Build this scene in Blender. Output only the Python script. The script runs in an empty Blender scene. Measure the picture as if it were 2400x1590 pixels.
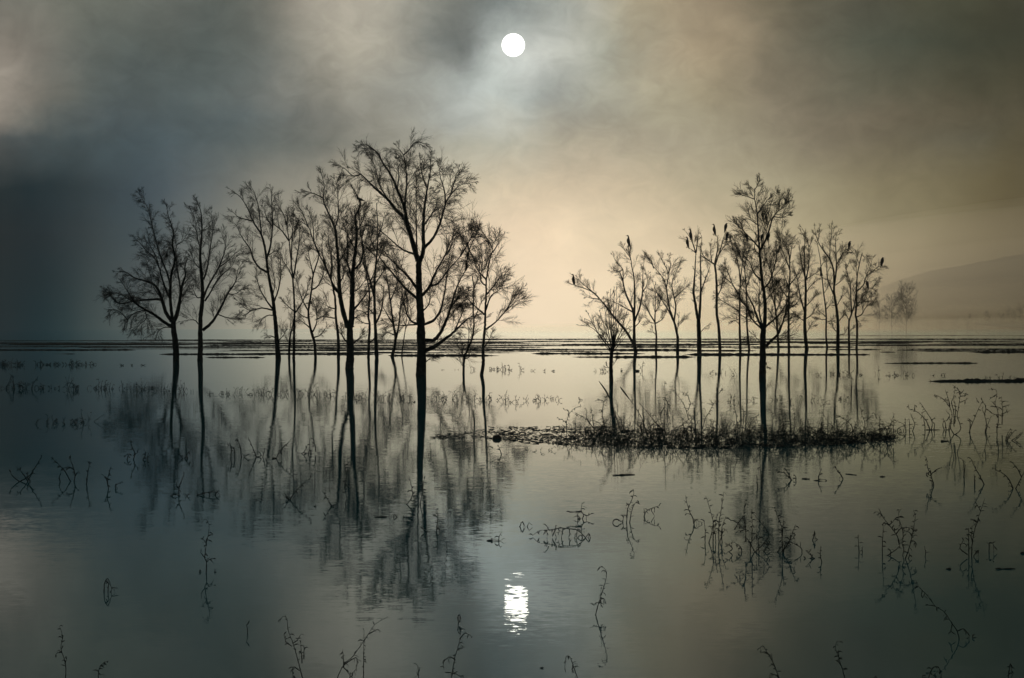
import bpy, math, random
import numpy as np
from mathutils import Vector, Matrix

# ------------------------------------------------------------------ camera
SC = bpy.context.scene
COL = SC.collection
W, H, F = 2400.0, 1590.0, 5900.0           # the photograph's pixels, focal length in them
CAM_H = 2.5
PITCH = math.atan(33.0 / F)
ROLL = math.radians(-0.30)
M3 = Matrix.Rotation(math.pi / 2 - PITCH, 3, 'X') @ Matrix.Rotation(ROLL, 3, 'Z')
cd = bpy.data.cameras.new('camera')
cam = bpy.data.objects.new('camera', cd)
COL.objects.link(cam)
cam.matrix_world = Matrix.Translation((0, 0, CAM_H)) @ M3.to_4x4()
cd.sensor_width = 36.0
cd.lens = F / W * 36.0
cd.clip_start = 0.1
cd.clip_end = 8000
SC.camera = cam

MN = np.array(M3)


def ray(px, py):
    return MN @ np.array([(px - W / 2) / F, -(py - H / 2) / F, -1.0])


def ground(px, py, z=0.0):
    v = ray(px, py)
    return np.array([0, 0, CAM_H]) + v * ((z - CAM_H) / v[2])


def at(px, py, Y):
    v = ray(px, py)
    return np.array([0, 0, CAM_H]) + v * (Y / v[1])


# ------------------------------------------------------------------ sky
SUN_PX = (1203, 106)
sd = ray(*SUN_PX)
sd = sd / np.linalg.norm(sd)
SUN_DIR = Vector(sd)
SUN_EL = math.asin(sd[2])
SUN_AZ = math.atan2(sd[0], sd[1])


def lin(c):
    c = np.array(c, float) / 255.0
    return np.where(c <= 0.04045, c / 12.92, ((c + 0.055) / 1.055) ** 2.4)


# cloud cover by direction: rows of elevation, each a run of (picture column, sRGB colour)
SKY_ROWS = [
    (780, [(0, 26, 41, 47), (200, 55, 69, 72), (400, 110, 111, 101), (600, 168, 158, 136), (800, 204, 188, 158), (1000, 222, 202, 169),
           (1250, 243, 219, 183), (1600, 234, 212, 173), (1800, 220, 198, 158), (2000, 185, 166, 127), (2200, 150, 134, 98), (2400, 110, 96, 66)]),
    (660, [(0, 23, 38, 44), (200, 47, 61, 66), (400, 96, 99, 94), (600, 158, 149, 129), (800, 197, 182, 154), (1000, 214, 195, 163),
           (1250, 240, 216, 179), (1400, 238, 214, 176), (1600, 224, 203, 165), (1800, 195, 178, 142), (2000, 170, 155, 120), (2200, 140, 126, 94), (2400, 98, 86, 58)]),
    (550, [(0, 21, 36, 43), (200, 40, 55, 63), (400, 78, 87, 87), (600, 140, 134, 118), (800, 182, 170, 144), (1000, 204, 187, 157),
           (1250, 234, 209, 172), (1400, 228, 206, 168), (1600, 211, 191, 154), (1800, 185, 170, 134), (2000, 158, 146, 112), (2200, 125, 115, 84), (2400, 92, 82, 56)]),
    (440, [(0, 28, 43, 49), (200, 43, 58, 66), (400, 72, 83, 87), (600, 118, 117, 107), (750, 152, 146, 127), (900, 186, 175, 148), (1050, 193, 182, 153),
           (1200, 208, 191, 159), (1400, 200, 182, 150), (1600, 182, 168, 136), (1800, 160, 150, 120), (2000, 138, 128, 98), (2200, 115, 106, 78), (2400, 88, 80, 56)]),
    (330, [(0, 78, 82, 79), (90, 66, 76, 76), (200, 62, 74, 76), (400, 72, 85, 88), (600, 89, 97, 94), (800, 115, 116, 105), (1000, 152, 150, 134), (1100, 170, 168, 149), (1200, 178, 174, 153),
           (1300, 172, 165, 143), (1500, 163, 154, 130), (1700, 154, 145, 119), (1900, 126, 117, 95), (2100, 105, 98, 78), (2300, 92, 88, 70), (2400, 86, 80, 60)]),
    (278, [(0, 136, 128, 115), (55, 112, 110, 100), (120, 88, 93, 88), (250, 76, 85, 85), (400, 74, 85, 86), (600, 90, 98, 96), (800, 124, 124, 113), (960, 150, 149, 135), (1060, 166, 169, 158), (1170, 180, 181, 166), (1260, 168, 167, 151), (1350, 160, 157, 140), (1500, 157, 151, 128), (1650, 155, 146, 119), (1850, 124, 115, 94), (2400, 77, 73, 56)]),
    (220, [(0, 152, 143, 128), (90, 116, 113, 102), (170, 96, 99, 92), (300, 80, 88, 86), (500, 88, 96, 93), (650, 110, 114, 107), (800, 140, 138, 124), (1000, 150, 152, 141), (1090, 172, 178, 169), (1190, 182, 188, 177), (1290, 150, 154, 145), (1400, 166, 165, 147), (1600, 158, 148, 120), (1800, 122, 113, 92), (2000, 94, 91, 74), (2400, 68, 66, 50)]),
    (110, [(0, 128, 121, 108), (200, 102, 103, 94), (400, 83, 89, 84), (600, 96, 99, 92), (750, 150, 146, 130), (860, 172, 166, 147), (1000, 125, 128, 119),
           (1090, 112, 118, 113), (1180, 190, 196, 186), (1240, 205, 208, 196), (1330, 186, 187, 172), (1450, 160, 158, 138), (1600, 164, 149, 120), (1800, 118, 109, 88), (2000, 80, 82, 68), (2400, 58, 60, 47)]),
    (0, [(0, 118, 116, 104), (200, 110, 110, 98), (400, 96, 98, 90), (600, 100, 101, 92), (750, 150, 144, 128), (860, 172, 166, 148), (1000, 140, 140, 127),
         (1080, 114, 118, 110), (1200, 132, 140, 134), (1350, 166, 166, 151), (1500, 165, 155, 128), (1650, 142, 128, 103), (1800, 106, 99, 79), (2000, 82, 80, 66), (2200, 72, 72, 56), (2400, 62, 62, 49)]),
]
AZ_MAX = 34.0


def make_world():
    w = bpy.data.worlds.new('World')
    SC.world = w
    w.use_nodes = True
    nt = w.node_tree
    N, L = nt.nodes, nt.links
    N.clear()

    def math_(op, a, b=None, c=None):
        n = N.new('ShaderNodeMath')
        n.operation = op
        for i, v in enumerate((a, b, c)):
            if v is None:
                continue
            if isinstance(v, (int, float)):
                n.inputs[i].default_value = v
            else:
                L.new(v, n.inputs[i])
        return n.outputs[0]

    tc = N.new('ShaderNodeTexCoord')
    D = tc.outputs['Generated']

    def noise(scale, detail, rough, vec, dist=0.0):
        n = N.new('ShaderNodeTexNoise')
        n.inputs['Scale'].default_value = scale
        n.inputs['Detail'].default_value = detail
        n.inputs['Roughness'].default_value = rough
        n.inputs['Distortion'].default_value = dist
        L.new(vec, n.inputs['Vector'])
        return n

    nrm = N.new('ShaderNodeVectorMath')
    nrm.operation = 'NORMALIZE'
    L.new(D, nrm.inputs[0])
    D = nrm.outputs[0]
    sep = N.new('ShaderNodeSeparateXYZ')
    L.new(D, sep.inputs[0])
    az = math_('MULTIPLY', math_('ARCTAN2', sep.outputs[0], sep.outputs[1]), 180 / math.pi)
    el = math_('MULTIPLY', math_('ARCSINE', sep.outputs[2]), 180 / math.pi)
    warp = noise(34.0, 5.0, 0.6, D)
    wsep = N.new('ShaderNodeSeparateXYZ')
    L.new(warp.outputs['Color'], wsep.inputs[0])
    fade = N.new('ShaderNodeMapRange')          # clouds billow higher up, lie in smooth sheets near the horizon
    fade.inputs[1].default_value = 1.0
    fade.inputs[2].default_value = 4.5
    fade.inputs[3].default_value = 0.15
    fade.inputs[4].default_value = 1.0
    L.new(el, fade.inputs[0])
    az2 = math_('ADD', az, math_('MULTIPLY', math_('MULTIPLY', math_('SUBTRACT', wsep.outputs[0], 0.5), 1.25), fade.outputs[0]))
    el2 = math_('ADD', el, math_('MULTIPLY', math_('MULTIPLY', math_('SUBTRACT', wsep.outputs[1], 0.5), 1.2), fade.outputs[0]))
    t = math_('ADD', math_('MULTIPLY', az2, 0.5 / AZ_MAX), 0.5)

    def ramp(stops):
        n = N.new('ShaderNodeValToRGB')
        cr = n.color_ramp
        cr.interpolation = 'B_SPLINE' if False else 'CARDINAL'
        L.new(t, n.inputs[0])
        els = cr.elements
        while len(els) > 1:
            els.remove(els[-1])
        first = True
        for (a, c) in stops:
            p = 0.5 + a * 0.5 / AZ_MAX
            e = els[0] if first else els.new(p)
            first = False
            e.position = p
            e.color = (*[max(float(x), 0.0) for x in c], 1)
        return n.outputs[0]

    def stops_of(row, low):
        st = [(math.degrees(math.atan((r[0] - W / 2) / F)), lin(r[1:]) * np.array([0.985, 1.0, 1.06]) * (np.array([0.75, 0.84, 0.78]) if r[0] < 300 and low else (np.array([0.92, 0.97, 0.98]) if 150 < r[0] < 650 else 1.0))) for r in row]
        grey = lin((92, 94, 86))
        st = [(-30, grey), (-19, (grey + st[0][1]) / 2)] + st + [(19, (grey + st[-1][1]) / 2), (30, grey)]
        return st

    rows = []
    for (y, row) in SKY_ROWS:
        e = max(0.0, math.degrees(math.atan((762 - y) / F)))
        rows.append((e, ramp(stops_of(row, y > 400))))
    top1 = N.new('ShaderNodeRGB')
    top1.outputs[0].default_value = (*lin((112, 110, 98)), 1)
    top2 = N.new('ShaderNodeRGB')
    top2.outputs[0].default_value = (*lin((88, 92, 90)), 1)
    rows += [(13.0, top1.outputs[0]), (60.0, top2.outputs[0])]
    cur = rows[0][1]
    for i in range(1, len(rows)):
        mr = N.new('ShaderNodeMapRange')
        mr.interpolation_type = 'LINEAR'
        mr.inputs[1].default_value = rows[i - 1][0]
        mr.inputs[2].default_value = rows[i][0]
        L.new(el2, mr.inputs[0])
        mx = N.new('ShaderNodeMix')
        mx.data_type = 'RGBA'
        L.new(mr.outputs[0], mx.inputs[0])
        L.new(cur, mx.inputs[6])
        L.new(rows[i][1], mx.inputs[7])
        cur = mx.outputs[2]
    # wisps: a finer cloud grain over the masses
    mp = N.new('ShaderNodeMapping')
    mp.inputs['Scale'].default_value = (1.0, 1.0, 1.5)
    L.new(D, mp.inputs[0])
    n2 = noise(24.0, 6.0, 0.55, mp.outputs[0], 0.6)
    n3 = noise(70.0, 5.0, 0.6, mp.outputs[0], 1.0)
    wv = math_('ADD', math_('MULTIPLY', math_('SUBTRACT', n2.outputs[0], 0.5), 0.58), math_('MULTIPLY', math_('SUBTRACT', n3.outputs[0], 0.5), 0.50))
    wis = math_('ADD', math_('MULTIPLY', wv, fade.outputs[0]), 1.0)
    sc = N.new('ShaderNodeVectorMath')
    sc.operation = 'SCALE'
    L.new(cur, sc.inputs[0])
    L.new(wis, sc.inputs['Scale'])
    # the sun's pale disc seen through the cloud
    dd = N.new('ShaderNodeVectorMath')
    dd.operation = 'DISTANCE'
    L.new(D, dd.inputs[0])
    dd.inputs[1].default_value = SUN_DIR
    disc = N.new('ShaderNodeMapRange')
    disc.interpolation_type = 'SMOOTHSTEP'
    disc.inputs[1].default_value = 0.00472
    disc.inputs[2].default_value = 0.00435
    L.new(dd.outputs['Value'], disc.inputs[0])
    sun_c = N.new('ShaderNodeVectorMath')
    sun_c.operation = 'SCALE'
    sun_c.inputs[0].default_value = (1.0, 0.985, 0.94)
    L.new(math_('MULTIPLY', disc.outputs[0], 2.0), sun_c.inputs['Scale'])
    add = N.new('ShaderNodeVectorMath')
    add.operation = 'ADD'
    L.new(sc.outputs[0], add.inputs[0])
    L.new(sun_c.outputs[0], add.inputs[1])
    sky = N.new('ShaderNodeTexSky')
    sky.sky_type = 'NISHITA'
    sky.sun_disc = False
    sky.sun_elevation = SUN_EL
    sky.sun_rotation = SUN_AZ
    sky.dust_density = 4.0
    b1 = N.new('ShaderNodeBackground')
    L.new(sky.outputs[0], b1.inputs[0])
    b1.inputs[1].default_value = 0.05
    b2 = N.new('ShaderNodeBackground')
    L.new(add.outputs[0], b2.inputs[0])
    b2.inputs[1].default_value = 1.0
    mix = N.new('ShaderNodeMixShader')
    mix.inputs[0].default_value = 0.998            # nearly closed cloud over the clear sky
    L.new(b1.outputs[0], mix.inputs[1])
    L.new(b2.outputs[0], mix.inputs[2])
    out = N.new('ShaderNodeOutputWorld')
    L.new(mix.outputs[0], out.inputs[0])
    w.cycles.sampling_method = 'MANUAL'
    w.cycles.sample_map_resolution = 1024


make_world()

sun = bpy.data.lights.new('sun', 'SUN')
sun.energy = 0.095
sun.angle = math.radians(0.53)
sun.color = (1.0, 0.90, 0.74)
so = bpy.data.objects.new('sun', sun)
COL.objects.link(so)
so.rotation_mode = 'QUATERNION'
so.rotation_quaternion = SUN_DIR.to_track_quat('Z', 'Y')
so.location = (0, 60, 80)

SC.view_settings.view_transform = 'Standard'
SC.view_settings.look = 'None'
SC.view_settings.exposure = 0.0
SC.view_settings.gamma = 1.0
SC.view_settings.use_curve_mapping = False
SC.render.engine = 'CYCLES'
SC.cycles.use_denoising = True
SC.cycles.max_bounces = 12
SC.cycles.volume_bounces = 8
SC.cycles.transparent_max_bounces = 8
SC.cycles.sample_clamp_indirect = 6.0
SC.cycles.sample_clamp_direct = 2.2


# ------------------------------------------------------------------ materials
def mat(name, col, rough=0.9, noise_scale=8.0, var=0.35, spec=0.2, bump=0.0, col2=None):
    m = bpy.data.materials.new(name)
    m.use_nodes = True
    nt = m.node_tree
    b = nt.nodes['Principled BSDF']
    b.inputs['Roughness'].default_value = rough
    b.inputs['Specular IOR Level'].default_value = spec
    tc = nt.nodes.new('ShaderNodeTexCoord')
    n = nt.nodes.new('ShaderNodeTexNoise')
    n.inputs['Scale'].default_value = noise_scale
    n.inputs['Detail'].default_value = 5
    nt.links.new(tc.outputs['Object'], n.inputs['Vector'])
    cr = nt.nodes.new('ShaderNodeValToRGB')
    c2 = col2 or tuple(min(1, c * (1 + var)) for c in col)
    cr.color_ramp.elements[0].color = (*[c * (1 - var) for c in col], 1)
    cr.color_ramp.elements[0].position = 0.3
    cr.color_ramp.elements[1].color = (*c2, 1)
    cr.color_ramp.elements[1].position = 0.7
    nt.links.new(n.outputs[0], cr.inputs[0])
    nt.links.new(cr.outputs[0], b.inputs['Base Color'])
    if bump:
        bp = nt.nodes.new('ShaderNodeBump')
        bp.inputs['Strength'].default_value = bump
        bp.inputs['Distance'].default_value = 0.02
        nt.links.new(n.outputs[0], bp.inputs['Height'])
        nt.links.new(bp.outputs[0], b.inputs['Normal'])
    return m


BARK = mat('bark', (0.018, 0.024, 0.025), 0.95, 6.0, 0.45, 0.1, 0.6)
TWIG = mat('twig_bark', (0.022, 0.027, 0.027), 0.9, 4.0, 0.3, 0.1)
WEED = mat('dead_weed', (0.020, 0.026, 0.026), 0.85, 9.0, 0.35, 0.15)
MUD = mat('wet_mud', (0.018, 0.022, 0.022), 0.95, 1.2, 0.4, 0.05)
GRASS = mat('dead_grass', (0.022, 0.026, 0.022), 0.85, 3.0, 0.4, 0.1)
FEATHER = mat('black_feathers', (0.014, 0.016, 0.018), 0.6, 20.0, 0.3, 0.3)
LEGS = mat('dark_legs', (0.02, 0.02, 0.02), 0.7, 20.0, 0.3, 0.2)
WOOD = mat('wet_wood', (0.026, 0.026, 0.024), 0.7, 10.0, 0.45, 0.25, 0.5)
FARL = mat('meadow', (0.06, 0.07, 0.04), 0.95, 0.05, 0.4, 0.1)
HILLM = mat('wooded_hillside', (0.045, 0.055, 0.035), 0.95, 0.03, 0.5, 0.1)


def water_mat():
    m = bpy.data.materials.new('flood_water')
    m.use_nodes = True
    nt = m.node_tree
    N, L = nt.nodes, nt.links
    N.remove(N['Principled BSDF'])
    body = N.new('ShaderNodeBsdfDiffuse')              # silt hanging in the water
    body.inputs['Color'].default_value = (0.014, 0.085, 0.105, 1)
    gl = N.new('ShaderNodeBsdfGlossy')
    gl.inputs['Color'].default_value = (0.93, 1.0, 1.02, 1)
    gl.inputs['Roughness'].default_value = 0.0
    fr = N.new('ShaderNodeFresnel')
    fr.inputs['IOR'].default_value = 1.333
    pw = N.new('ShaderNodeMath')
    pw.operation = 'POWER'
    pw.inputs[1].default_value = 1.65
    L.new(fr.outputs[0], pw.inputs[0])
    mixs = N.new('ShaderNodeMixShader')
    L.new(pw.outputs[0], mixs.inputs[0])
    L.new(body.outputs[0], mixs.inputs[1])
    L.new(gl.outputs[0], mixs.inputs[2])
    L.new(mixs.outputs[0], N['Material Output'].inputs['Surface'])
    geo = N.new('ShaderNodeNewGeometry')

    def field(scale, sx, sy, detail, rough):
        mp = N.new('ShaderNodeMapping')
        mp.inputs['Scale'].default_value = (sx, sy, 1)
        mp.inputs['Rotation'].default_value = (0, 0, 0.09)
        L.new(geo.outputs['Position'], mp.inputs[0])
        n = N.new('ShaderNodeTexNoise')
        n.inputs['Scale'].default_value = scale
        n.inputs['Detail'].default_value = detail
        n.inputs['Roughness'].default_value = rough
        L.new(mp.outputs[0], n.inputs['Vector'])
        return n

    def vm(op, a, b_):
        n = N.new('ShaderNodeVectorMath')
        n.operation = op
        for i, v in enumerate((a, b_)):
            if isinstance(v, tuple):
                n.inputs[i].default_value = v
            else:
                L.new(v, n.inputs[i])
        return n.outputs[0]

    rip = field(1.0, 7.0, 12.0, 4.0, 0.65)
    swl = field(1.0, 0.8, 1.6, 2.0, 0.5)
    gust = field(1.0, 0.02, 0.045, 2.0, 0.5)
    gr = N.new('ShaderNodeMapRange')
    gr.inputs[1].default_value = 0.35
    gr.inputs[2].default_value = 0.65
    gr.inputs[3].default_value = 0.45
    gr.inputs[4].default_value = 1.25
    L.new(gust.outputs[0], gr.inputs[0])
    a = vm('MULTIPLY', vm('SUBTRACT', rip.outputs['Color'], (0.5, 0.5, 0.5)), (0.021, 0.030, 0.0))
    s = N.new('ShaderNodeVectorMath')
    s.operation = 'SCALE'
    L.new(a, s.inputs[0])
    L.new(gr.outputs[0], s.inputs['Scale'])
    c = vm('MULTIPLY', vm('SUBTRACT', swl.outputs['Color'], (0.5, 0.5, 0.5)), (0.004, 0.006, 0.0))
    nn = vm('ADD', vm('ADD', s.outputs[0], c), (0, 0, 1))
    nz = N.new('ShaderNodeVectorMath')
    nz.operation = 'NORMALIZE'
    L.new(nn, nz.inputs[0])
    L.new(nz.outputs[0], gl.inputs['Normal'])
    return m


WATER = water_mat()


# ------------------------------------------------------------------ mesh helpers
def mesh_obj(name, V, Fc, material, parent=None, smooth=True):
    me = bpy.data.meshes.new(name)
    V = np.asarray(V, dtype=np.float32)
    Fc = np.asarray(Fc, dtype=np.int32)
    k = Fc.shape[1]
    me.vertices.add(len(V))
    me.vertices.foreach_set('co', V.ravel())
    me.loops.add(Fc.size)
    me.loops.foreach_set('vertex_index', Fc.ravel())
    me.polygons.add(len(Fc))
    me.polygons.foreach_set('loop_start', np.arange(0, Fc.size, k, dtype=np.int32))
    me.polygons.foreach_set('loop_total', np.full(len(Fc), k, dtype=np.int32))
    me.update(calc_edges=True)
    if smooth:
        me.polygons.foreach_set('use_smooth', np.ones(len(Fc), dtype=bool))
    me.materials.append(material)
    o = bpy.data.objects.new(name, me)
    COL.objects.link(o)
    if parent is not None:
        o.parent = parent
    return o


class Tubes:
    """collects tapered tubes; every end is closed to a point-sized ring"""

    def __init__(self):
        self.V, self.Fq, self.n = [], [], 0

    def batch(self, P, R, sides=3):
        P = np.asarray(P, float)
        R = np.asarray(R, float)
        n, K, _ = P.shape
        if n == 0:
            return
        T = np.empty_like(P)
        T[:, 1:-1] = P[:, 2:] - P[:, :-2]
        T[:, 0] = P[:, 1] - P[:, 0]
        T[:, -1] = P[:, -1] - P[:, -2]
        T /= np.linalg.norm(T, axis=2, keepdims=True) + 1e-9
        ref = np.zeros((n, 1, 3))
        m = P[:, -1] - P[:, 0]
        horiz = np.abs(m[:, 2]) < 0.7 * (np.linalg.norm(m, axis=1) + 1e-9)
        ref[horiz, 0] = (0.12, 0.31, 0.94)
        ref[~horiz, 0] = (0.94, 0.31, 0.12)
        A = np.cross(T, ref)
        A /= np.linalg.norm(A, axis=2, keepdims=True) + 1e-9
        B = np.cross(T, A)
        ang = np.arange(sides) * 2 * np.pi / sides
        ring = (P[:, :, None, :] + R[:, :, None, None] * (np.cos(ang)[None, None, :, None] * A[:, :, None, :] + np.sin(ang)[None, None, :, None] * B[:, :, None, :]))
        self.V.append(ring.reshape(-1, 3))
        idx = np.arange(n * K * sides).reshape(n, K, sides) + self.n
        a = idx[:, :-1, :]
        b = idx[:, 1:, :]
        q = np.stack([a, np.roll(a, -1, 2), np.roll(b, -1, 2), b], axis=-1).reshape(-1, 4)
        self.Fq.append(q)
        self.n += n * K * sides

    def one(self, P, R, sides=6):
        P = np.asarray(P, float)
        R = np.asarray(R, float)
        self.batch(P[None], R[None], sides)

    def build(self, name, material, parent=None):
        if not self.V:
            return None
        return mesh_obj(name, np.concatenate(self.V), np.concatenate(self.Fq), material, parent)


def catmull(P, step):
    P = np.asarray(P, float)
    if len(P) < 3:
        n = max(2, int(np.linalg.norm(P[-1, :3] - P[0, :3]) / step) + 1)
        return P[0] + (P[-1] - P[0]) * np.linspace(0, 1, n)[:, None]
    Q = np.vstack([2 * P[0] - P[1], P, 2 * P[-1] - P[-2]])
    out = []
    for i in range(1, len(Q) - 2):
        p0, p1, p2, p3 = Q[i - 1:i + 3]
        n = max(2, int(np.ceil(np.linalg.norm((p2 - p1)[:3]) / step)))
        for s in np.arange(n) / n:
            out.append(0.5 * ((2 * p1) + (-p0 + p2) * s + (2 * p0 - 5 * p1 + 4 * p2 - p3) * s * s + (-p0 + 3 * p1 - 3 * p2 + p3) * s ** 3))
    out.append(Q[-2])
    return np.array(out)


def unit(v):
    return v / (np.linalg.norm(v, axis=-1, keepdims=True) + 1e-9)


def grow(rng, P0, D0, Ln, K, up, wob, gravity=0.0):
    n = len(P0)
    P = np.empty((n, K, 3))
    P[:, 0] = P0
    d = unit(D0)
    st = (Ln / (K - 1))[:, None]
    for k in range(1, K):
        d = d + rng.normal(0, wob, (n, 3))
        d[:, 2] += up - gravity * k
        d = unit(d)
        P[:, k] = P[:, k - 1] + d * st
    return P


def spawn(rng, P, m, t0, ang_lo, ang_hi, t1=1.0):
    """m children on each polyline of P (n,K,3): start points, start directions, position along"""
    n, K, _ = P.shape
    t = t0 + (t1 - t0) * (np.arange(m)[None, :] + rng.random((n, m))) / m
    f = t * (K - 1)
    i = np.clip(f.astype(int), 0, K - 2)
    fr = (f - i)[..., None]
    rows = np.arange(n)[:, None]
    a, b = P[rows, i], P[rows, i + 1]
    start = a + (b - a) * fr
    tan = unit(b - a)
    r = rng.normal(0, 1, tan.shape)
    perp = unit(r - (r * tan).sum(-1, keepdims=True) * tan)
    th = np.radians(rng.uniform(ang_lo, ang_hi, t.shape))[..., None]
    d = tan * np.cos(th) + perp * np.sin(th)
    return start.reshape(-1, 3), d.reshape(-1, 3), t.ravel()


def empty(name, loc):
    o = bpy.data.objects.new(name, None)
    o.empty_display_size = 0.3
    COL.objects.link(o)
    o.location = loc
    return o


def tag(o, label=None, cat=None, group=None, kind=None):
    if label:
        o['label'] = label
    if cat:
        o['category'] = cat
    if group:
        o['group'] = group
    if kind:
        o['kind'] = kind
    return o


def rel(P, loc):
    return np.asarray(P) - np.asarray(loc)[None]


# ------------------------------------------------------------------ the setting
XW, Y0, Y1 = 1600.0, -120.0, 2300.0
FAR = 800.0


def grid_sheet(name, xs, ys, zf, material):
    X, Y = np.meshgrid(xs, ys)
    Z = zf(X, Y)
    V = np.stack([X, Y, Z], -1).reshape(-1, 3)
    nx, ny = len(xs), len(ys)
    i = np.arange(nx * ny).reshape(ny, nx)
    Fq = np.stack([i[:-1, :-1], i[:-1, 1:], i[1:, 1:], i[1:, :-1]], -1).reshape(-1, 4)
    return mesh_obj(name, V, Fq, material)


wat = grid_sheet('water', [-XW, XW], [Y0, Y1], lambda X, Y: X * 0, WATER)
tag(wat, 'calm grey floodwater mirroring the misty sky and the bare trees', 'water', kind='structure')

rs = np.random.default_rng(4)


def smooth_noise1(rng, n, cells):
    k = rng.random(cells + 3)
    t = np.linspace(0, cells, n, endpoint=False)
    i = t.astype(int)
    f = t - i
    f = f * f * (3 - 2 * f)
    return k[i] * (1 - f) + k[i + 1] * f


ph = rs.random(8) * 6.28


def shore_z(X, Y):
    # dry land only on the brighter side: the shoreline runs away from the viewer towards the middle
    edge = 905 + 14 * np.sin(X / 90 + ph[0]) + 8 * np.sin(X / 37 + ph[1]) + 16.0 * np.clip(190 - X, 0, 400)
    d = (Y - edge) / 120.0
    return np.where(d < 0, -0.6, 0.0) + np.clip(d, -0.2, 1.2) * 2.0 + np.clip(d - 1.2, 0, 20) * 0.15


sh = grid_sheet('far_shore', np.linspace(190, XW, 121), np.linspace(FAR + 60, 1500, 90), shore_z, FARL)
tag(sh, 'pale far shore dissolving in the mist', 'shore', kind='structure')


def hill_z(X, Y):
    # a long ridge that climbs to the right and falls away behind the trees
    u = np.clip((X - 215) / 330, 0, None)
    ridge = 52 * (1 - np.exp(-8.5 * u)) * np.exp(-((Y - 1650) / 330.0) ** 2)
    ridge *= 1 + 0.06 * np.sin(X / 55 + ph[2]) + 0.035 * np.sin(X / 21 + ph[3] + Y / 60)
    rough = 0.8 * np.sin(X / 6.1 + ph[4]) * np.sin(Y / 7.3) + 0.6 * np.sin(X / 3.3 + Y / 4.1)
    return ridge + rough * np.clip(ridge / 25, 0, 1) - 2.5


hl = grid_sheet('hill', np.linspace(205, XW - 20, 300), np.linspace(1150, 2200, 90), hill_z, HILLM)
tag(hl, 'low hill fading into the mist above the far shore', 'hill', kind='structure')

# mud and stubble bars just breaking the surface: (x0, x1, y, height m, depth m) in the photograph's columns and rows
BARS = [
    (-80, 1000, 799, .10, 7, .9), (300, 1500, 797, .10, 7, .9), (1000, 2480, 795, .10, 6, .8), (1250, 2480, 799.5, .17, 6, .95),
    (-80, 700, 805, .24, 8, 1.0), (500, 1330, 804, .24, 8, 1.0), (-80, 520, 812, .15, 5, .9), (420, 1240, 812.5, .20, 7, 1.0), (700, 1225, 818, .20, 6, 1.0),
    (-80, 330, 821, .11, 3, .8), (560, 905, 821, .15, 4, .9), (365, 905, 831, .12, 2.4, .85), (463, 640, 838.5, .09, 1.4, .7), (100, 210, 830, .06, 1.2, .4),
    (905, 1180, 834, .15, 2.6, .9), (1240, 1520, 829.5, .13, 2.4, .85), (1330, 1640, 837.5, .14, 2.2, .9), (1600, 2045, 832, .14, 2.2, .95),
    (1310, 1800, 808, .12, 4, .85), (1400, 2020, 814, .11, 4, .8), (1420, 1780, 822.5, .10, 3, .85), (1600, 2000, 803, .12, 4, .85),
    (1920, 2083, 820, .10, 2.2, .8), (2080, 2480, 821, .16, 3, .95), (2250, 2480, 826, .12, 2, .8), (2180, 2480, 806.5, .15, 5, .9), (1900, 2480, 787.5, .08, 10, .5),
    (1990, 2200, 803, .07, 3, .6), (2053, 2312, 852, .09, 1.7, .8), (2165, 2480, 894.5, .12, 1.6, .95),
    (2030, 2130, 826, .05, 1.4, .5), (1700, 1830, 817, .07, 2.5, .6),
]
GR = Tubes()


def mud_bar(k, x0, x1, y, h, dep, fill):
    rng = np.random.default_rng(100 + k)
    A, B = ground(x0, y + 0.0), ground(x1, y)
    # keep the bar on one row of the picture: both ends come from the same row of water
    Lh = np.linalg.norm(B - A)
    n = int(np.clip(Lh / 0.22, 60, 900))
    t = np.linspace(0, 1, n)
    base = A + (B - A) * t[:, None]
    env = np.clip(np.minimum(t, 1 - t) * Lh / (0.10 * Lh + 4.0), 0, 1) ** 0.6
    big = smooth_noise1(rng, n, max(4, int(Lh / 9)))
    mid = smooth_noise1(rng, n, max(8, int(Lh / 1.6)))
    fine = rng.random(n)
    prof = 0.30 + 0.35 * big + 0.40 * mid + 0.45 * fine
    gap = np.clip((env * (0.55 + 0.9 * smooth_noise1(rng, n, max(5, int(Lh / 6)))) - (1 - fill) * 0.9) * 3.0, -0.4, 1)
    hh = h * (0.65 if y < 803 else 0.85) * prof * gap
    wander = (smooth_noise1(rng, n, max(3, int(Lh / 14))) - 0.5) * dep * 0.8
    wd = dep * (0.35 + 0.65 * env) * (0.7 + 0.5 * mid)
    rowsV = []
    for (u, z) in ((-0.5, -0.12), (-0.34, 0.35), (-0.08, 1.0), (0.2, 0.85), (0.5, -0.12)):
        p = base.copy()
        p[:, 1] += wander + u * wd
        if z < 0:
            p[:, 2] = -0.12
        else:
            p[:, 2] = np.where(hh > 0, hh * z * (0.75 + 0.5 * rng.random(n)), -0.06)
        rowsV.append(p)
    V = np.stack(rowsV, 1)
    idx = np.arange(n * 5).reshape(n, 5)
    Fq = np.stack([idx[:-1, :-1], idx[1:, :-1], idx[1:, 1:], idx[:-1, 1:]], -1).reshape(-1, 4)
    o = mesh_obj('mud_shore', V.reshape(-1, 3), Fq, MUD)
    tag(o, kind='structure')
    # stubble on the bar
    m = int(Lh * 3.2)
    i = rng.integers(0, n, m)
    ok = hh[i] > 0.01
    i = i[ok]
    P0 = base[i].copy()
    P0[:, 1] += wander[i] + rng.uniform(-0.4, 0.35, len(i)) * wd[i]
    P0[:, 2] = hh[i] * 0.4
    D = rng.normal(0, 0.5, (len(i), 3))
    D[:, 2] = 1
    Pk = grow(rng, P0, D, rng.uniform(0.05, 0.17, len(i)) * (0.5 + h / 0.15 * 0.6), 3, 0.0, 0.25)
    GR.batch(Pk, np.tile([0.011, 0.008, 0.003], (len(i), 1)), 3)


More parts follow.
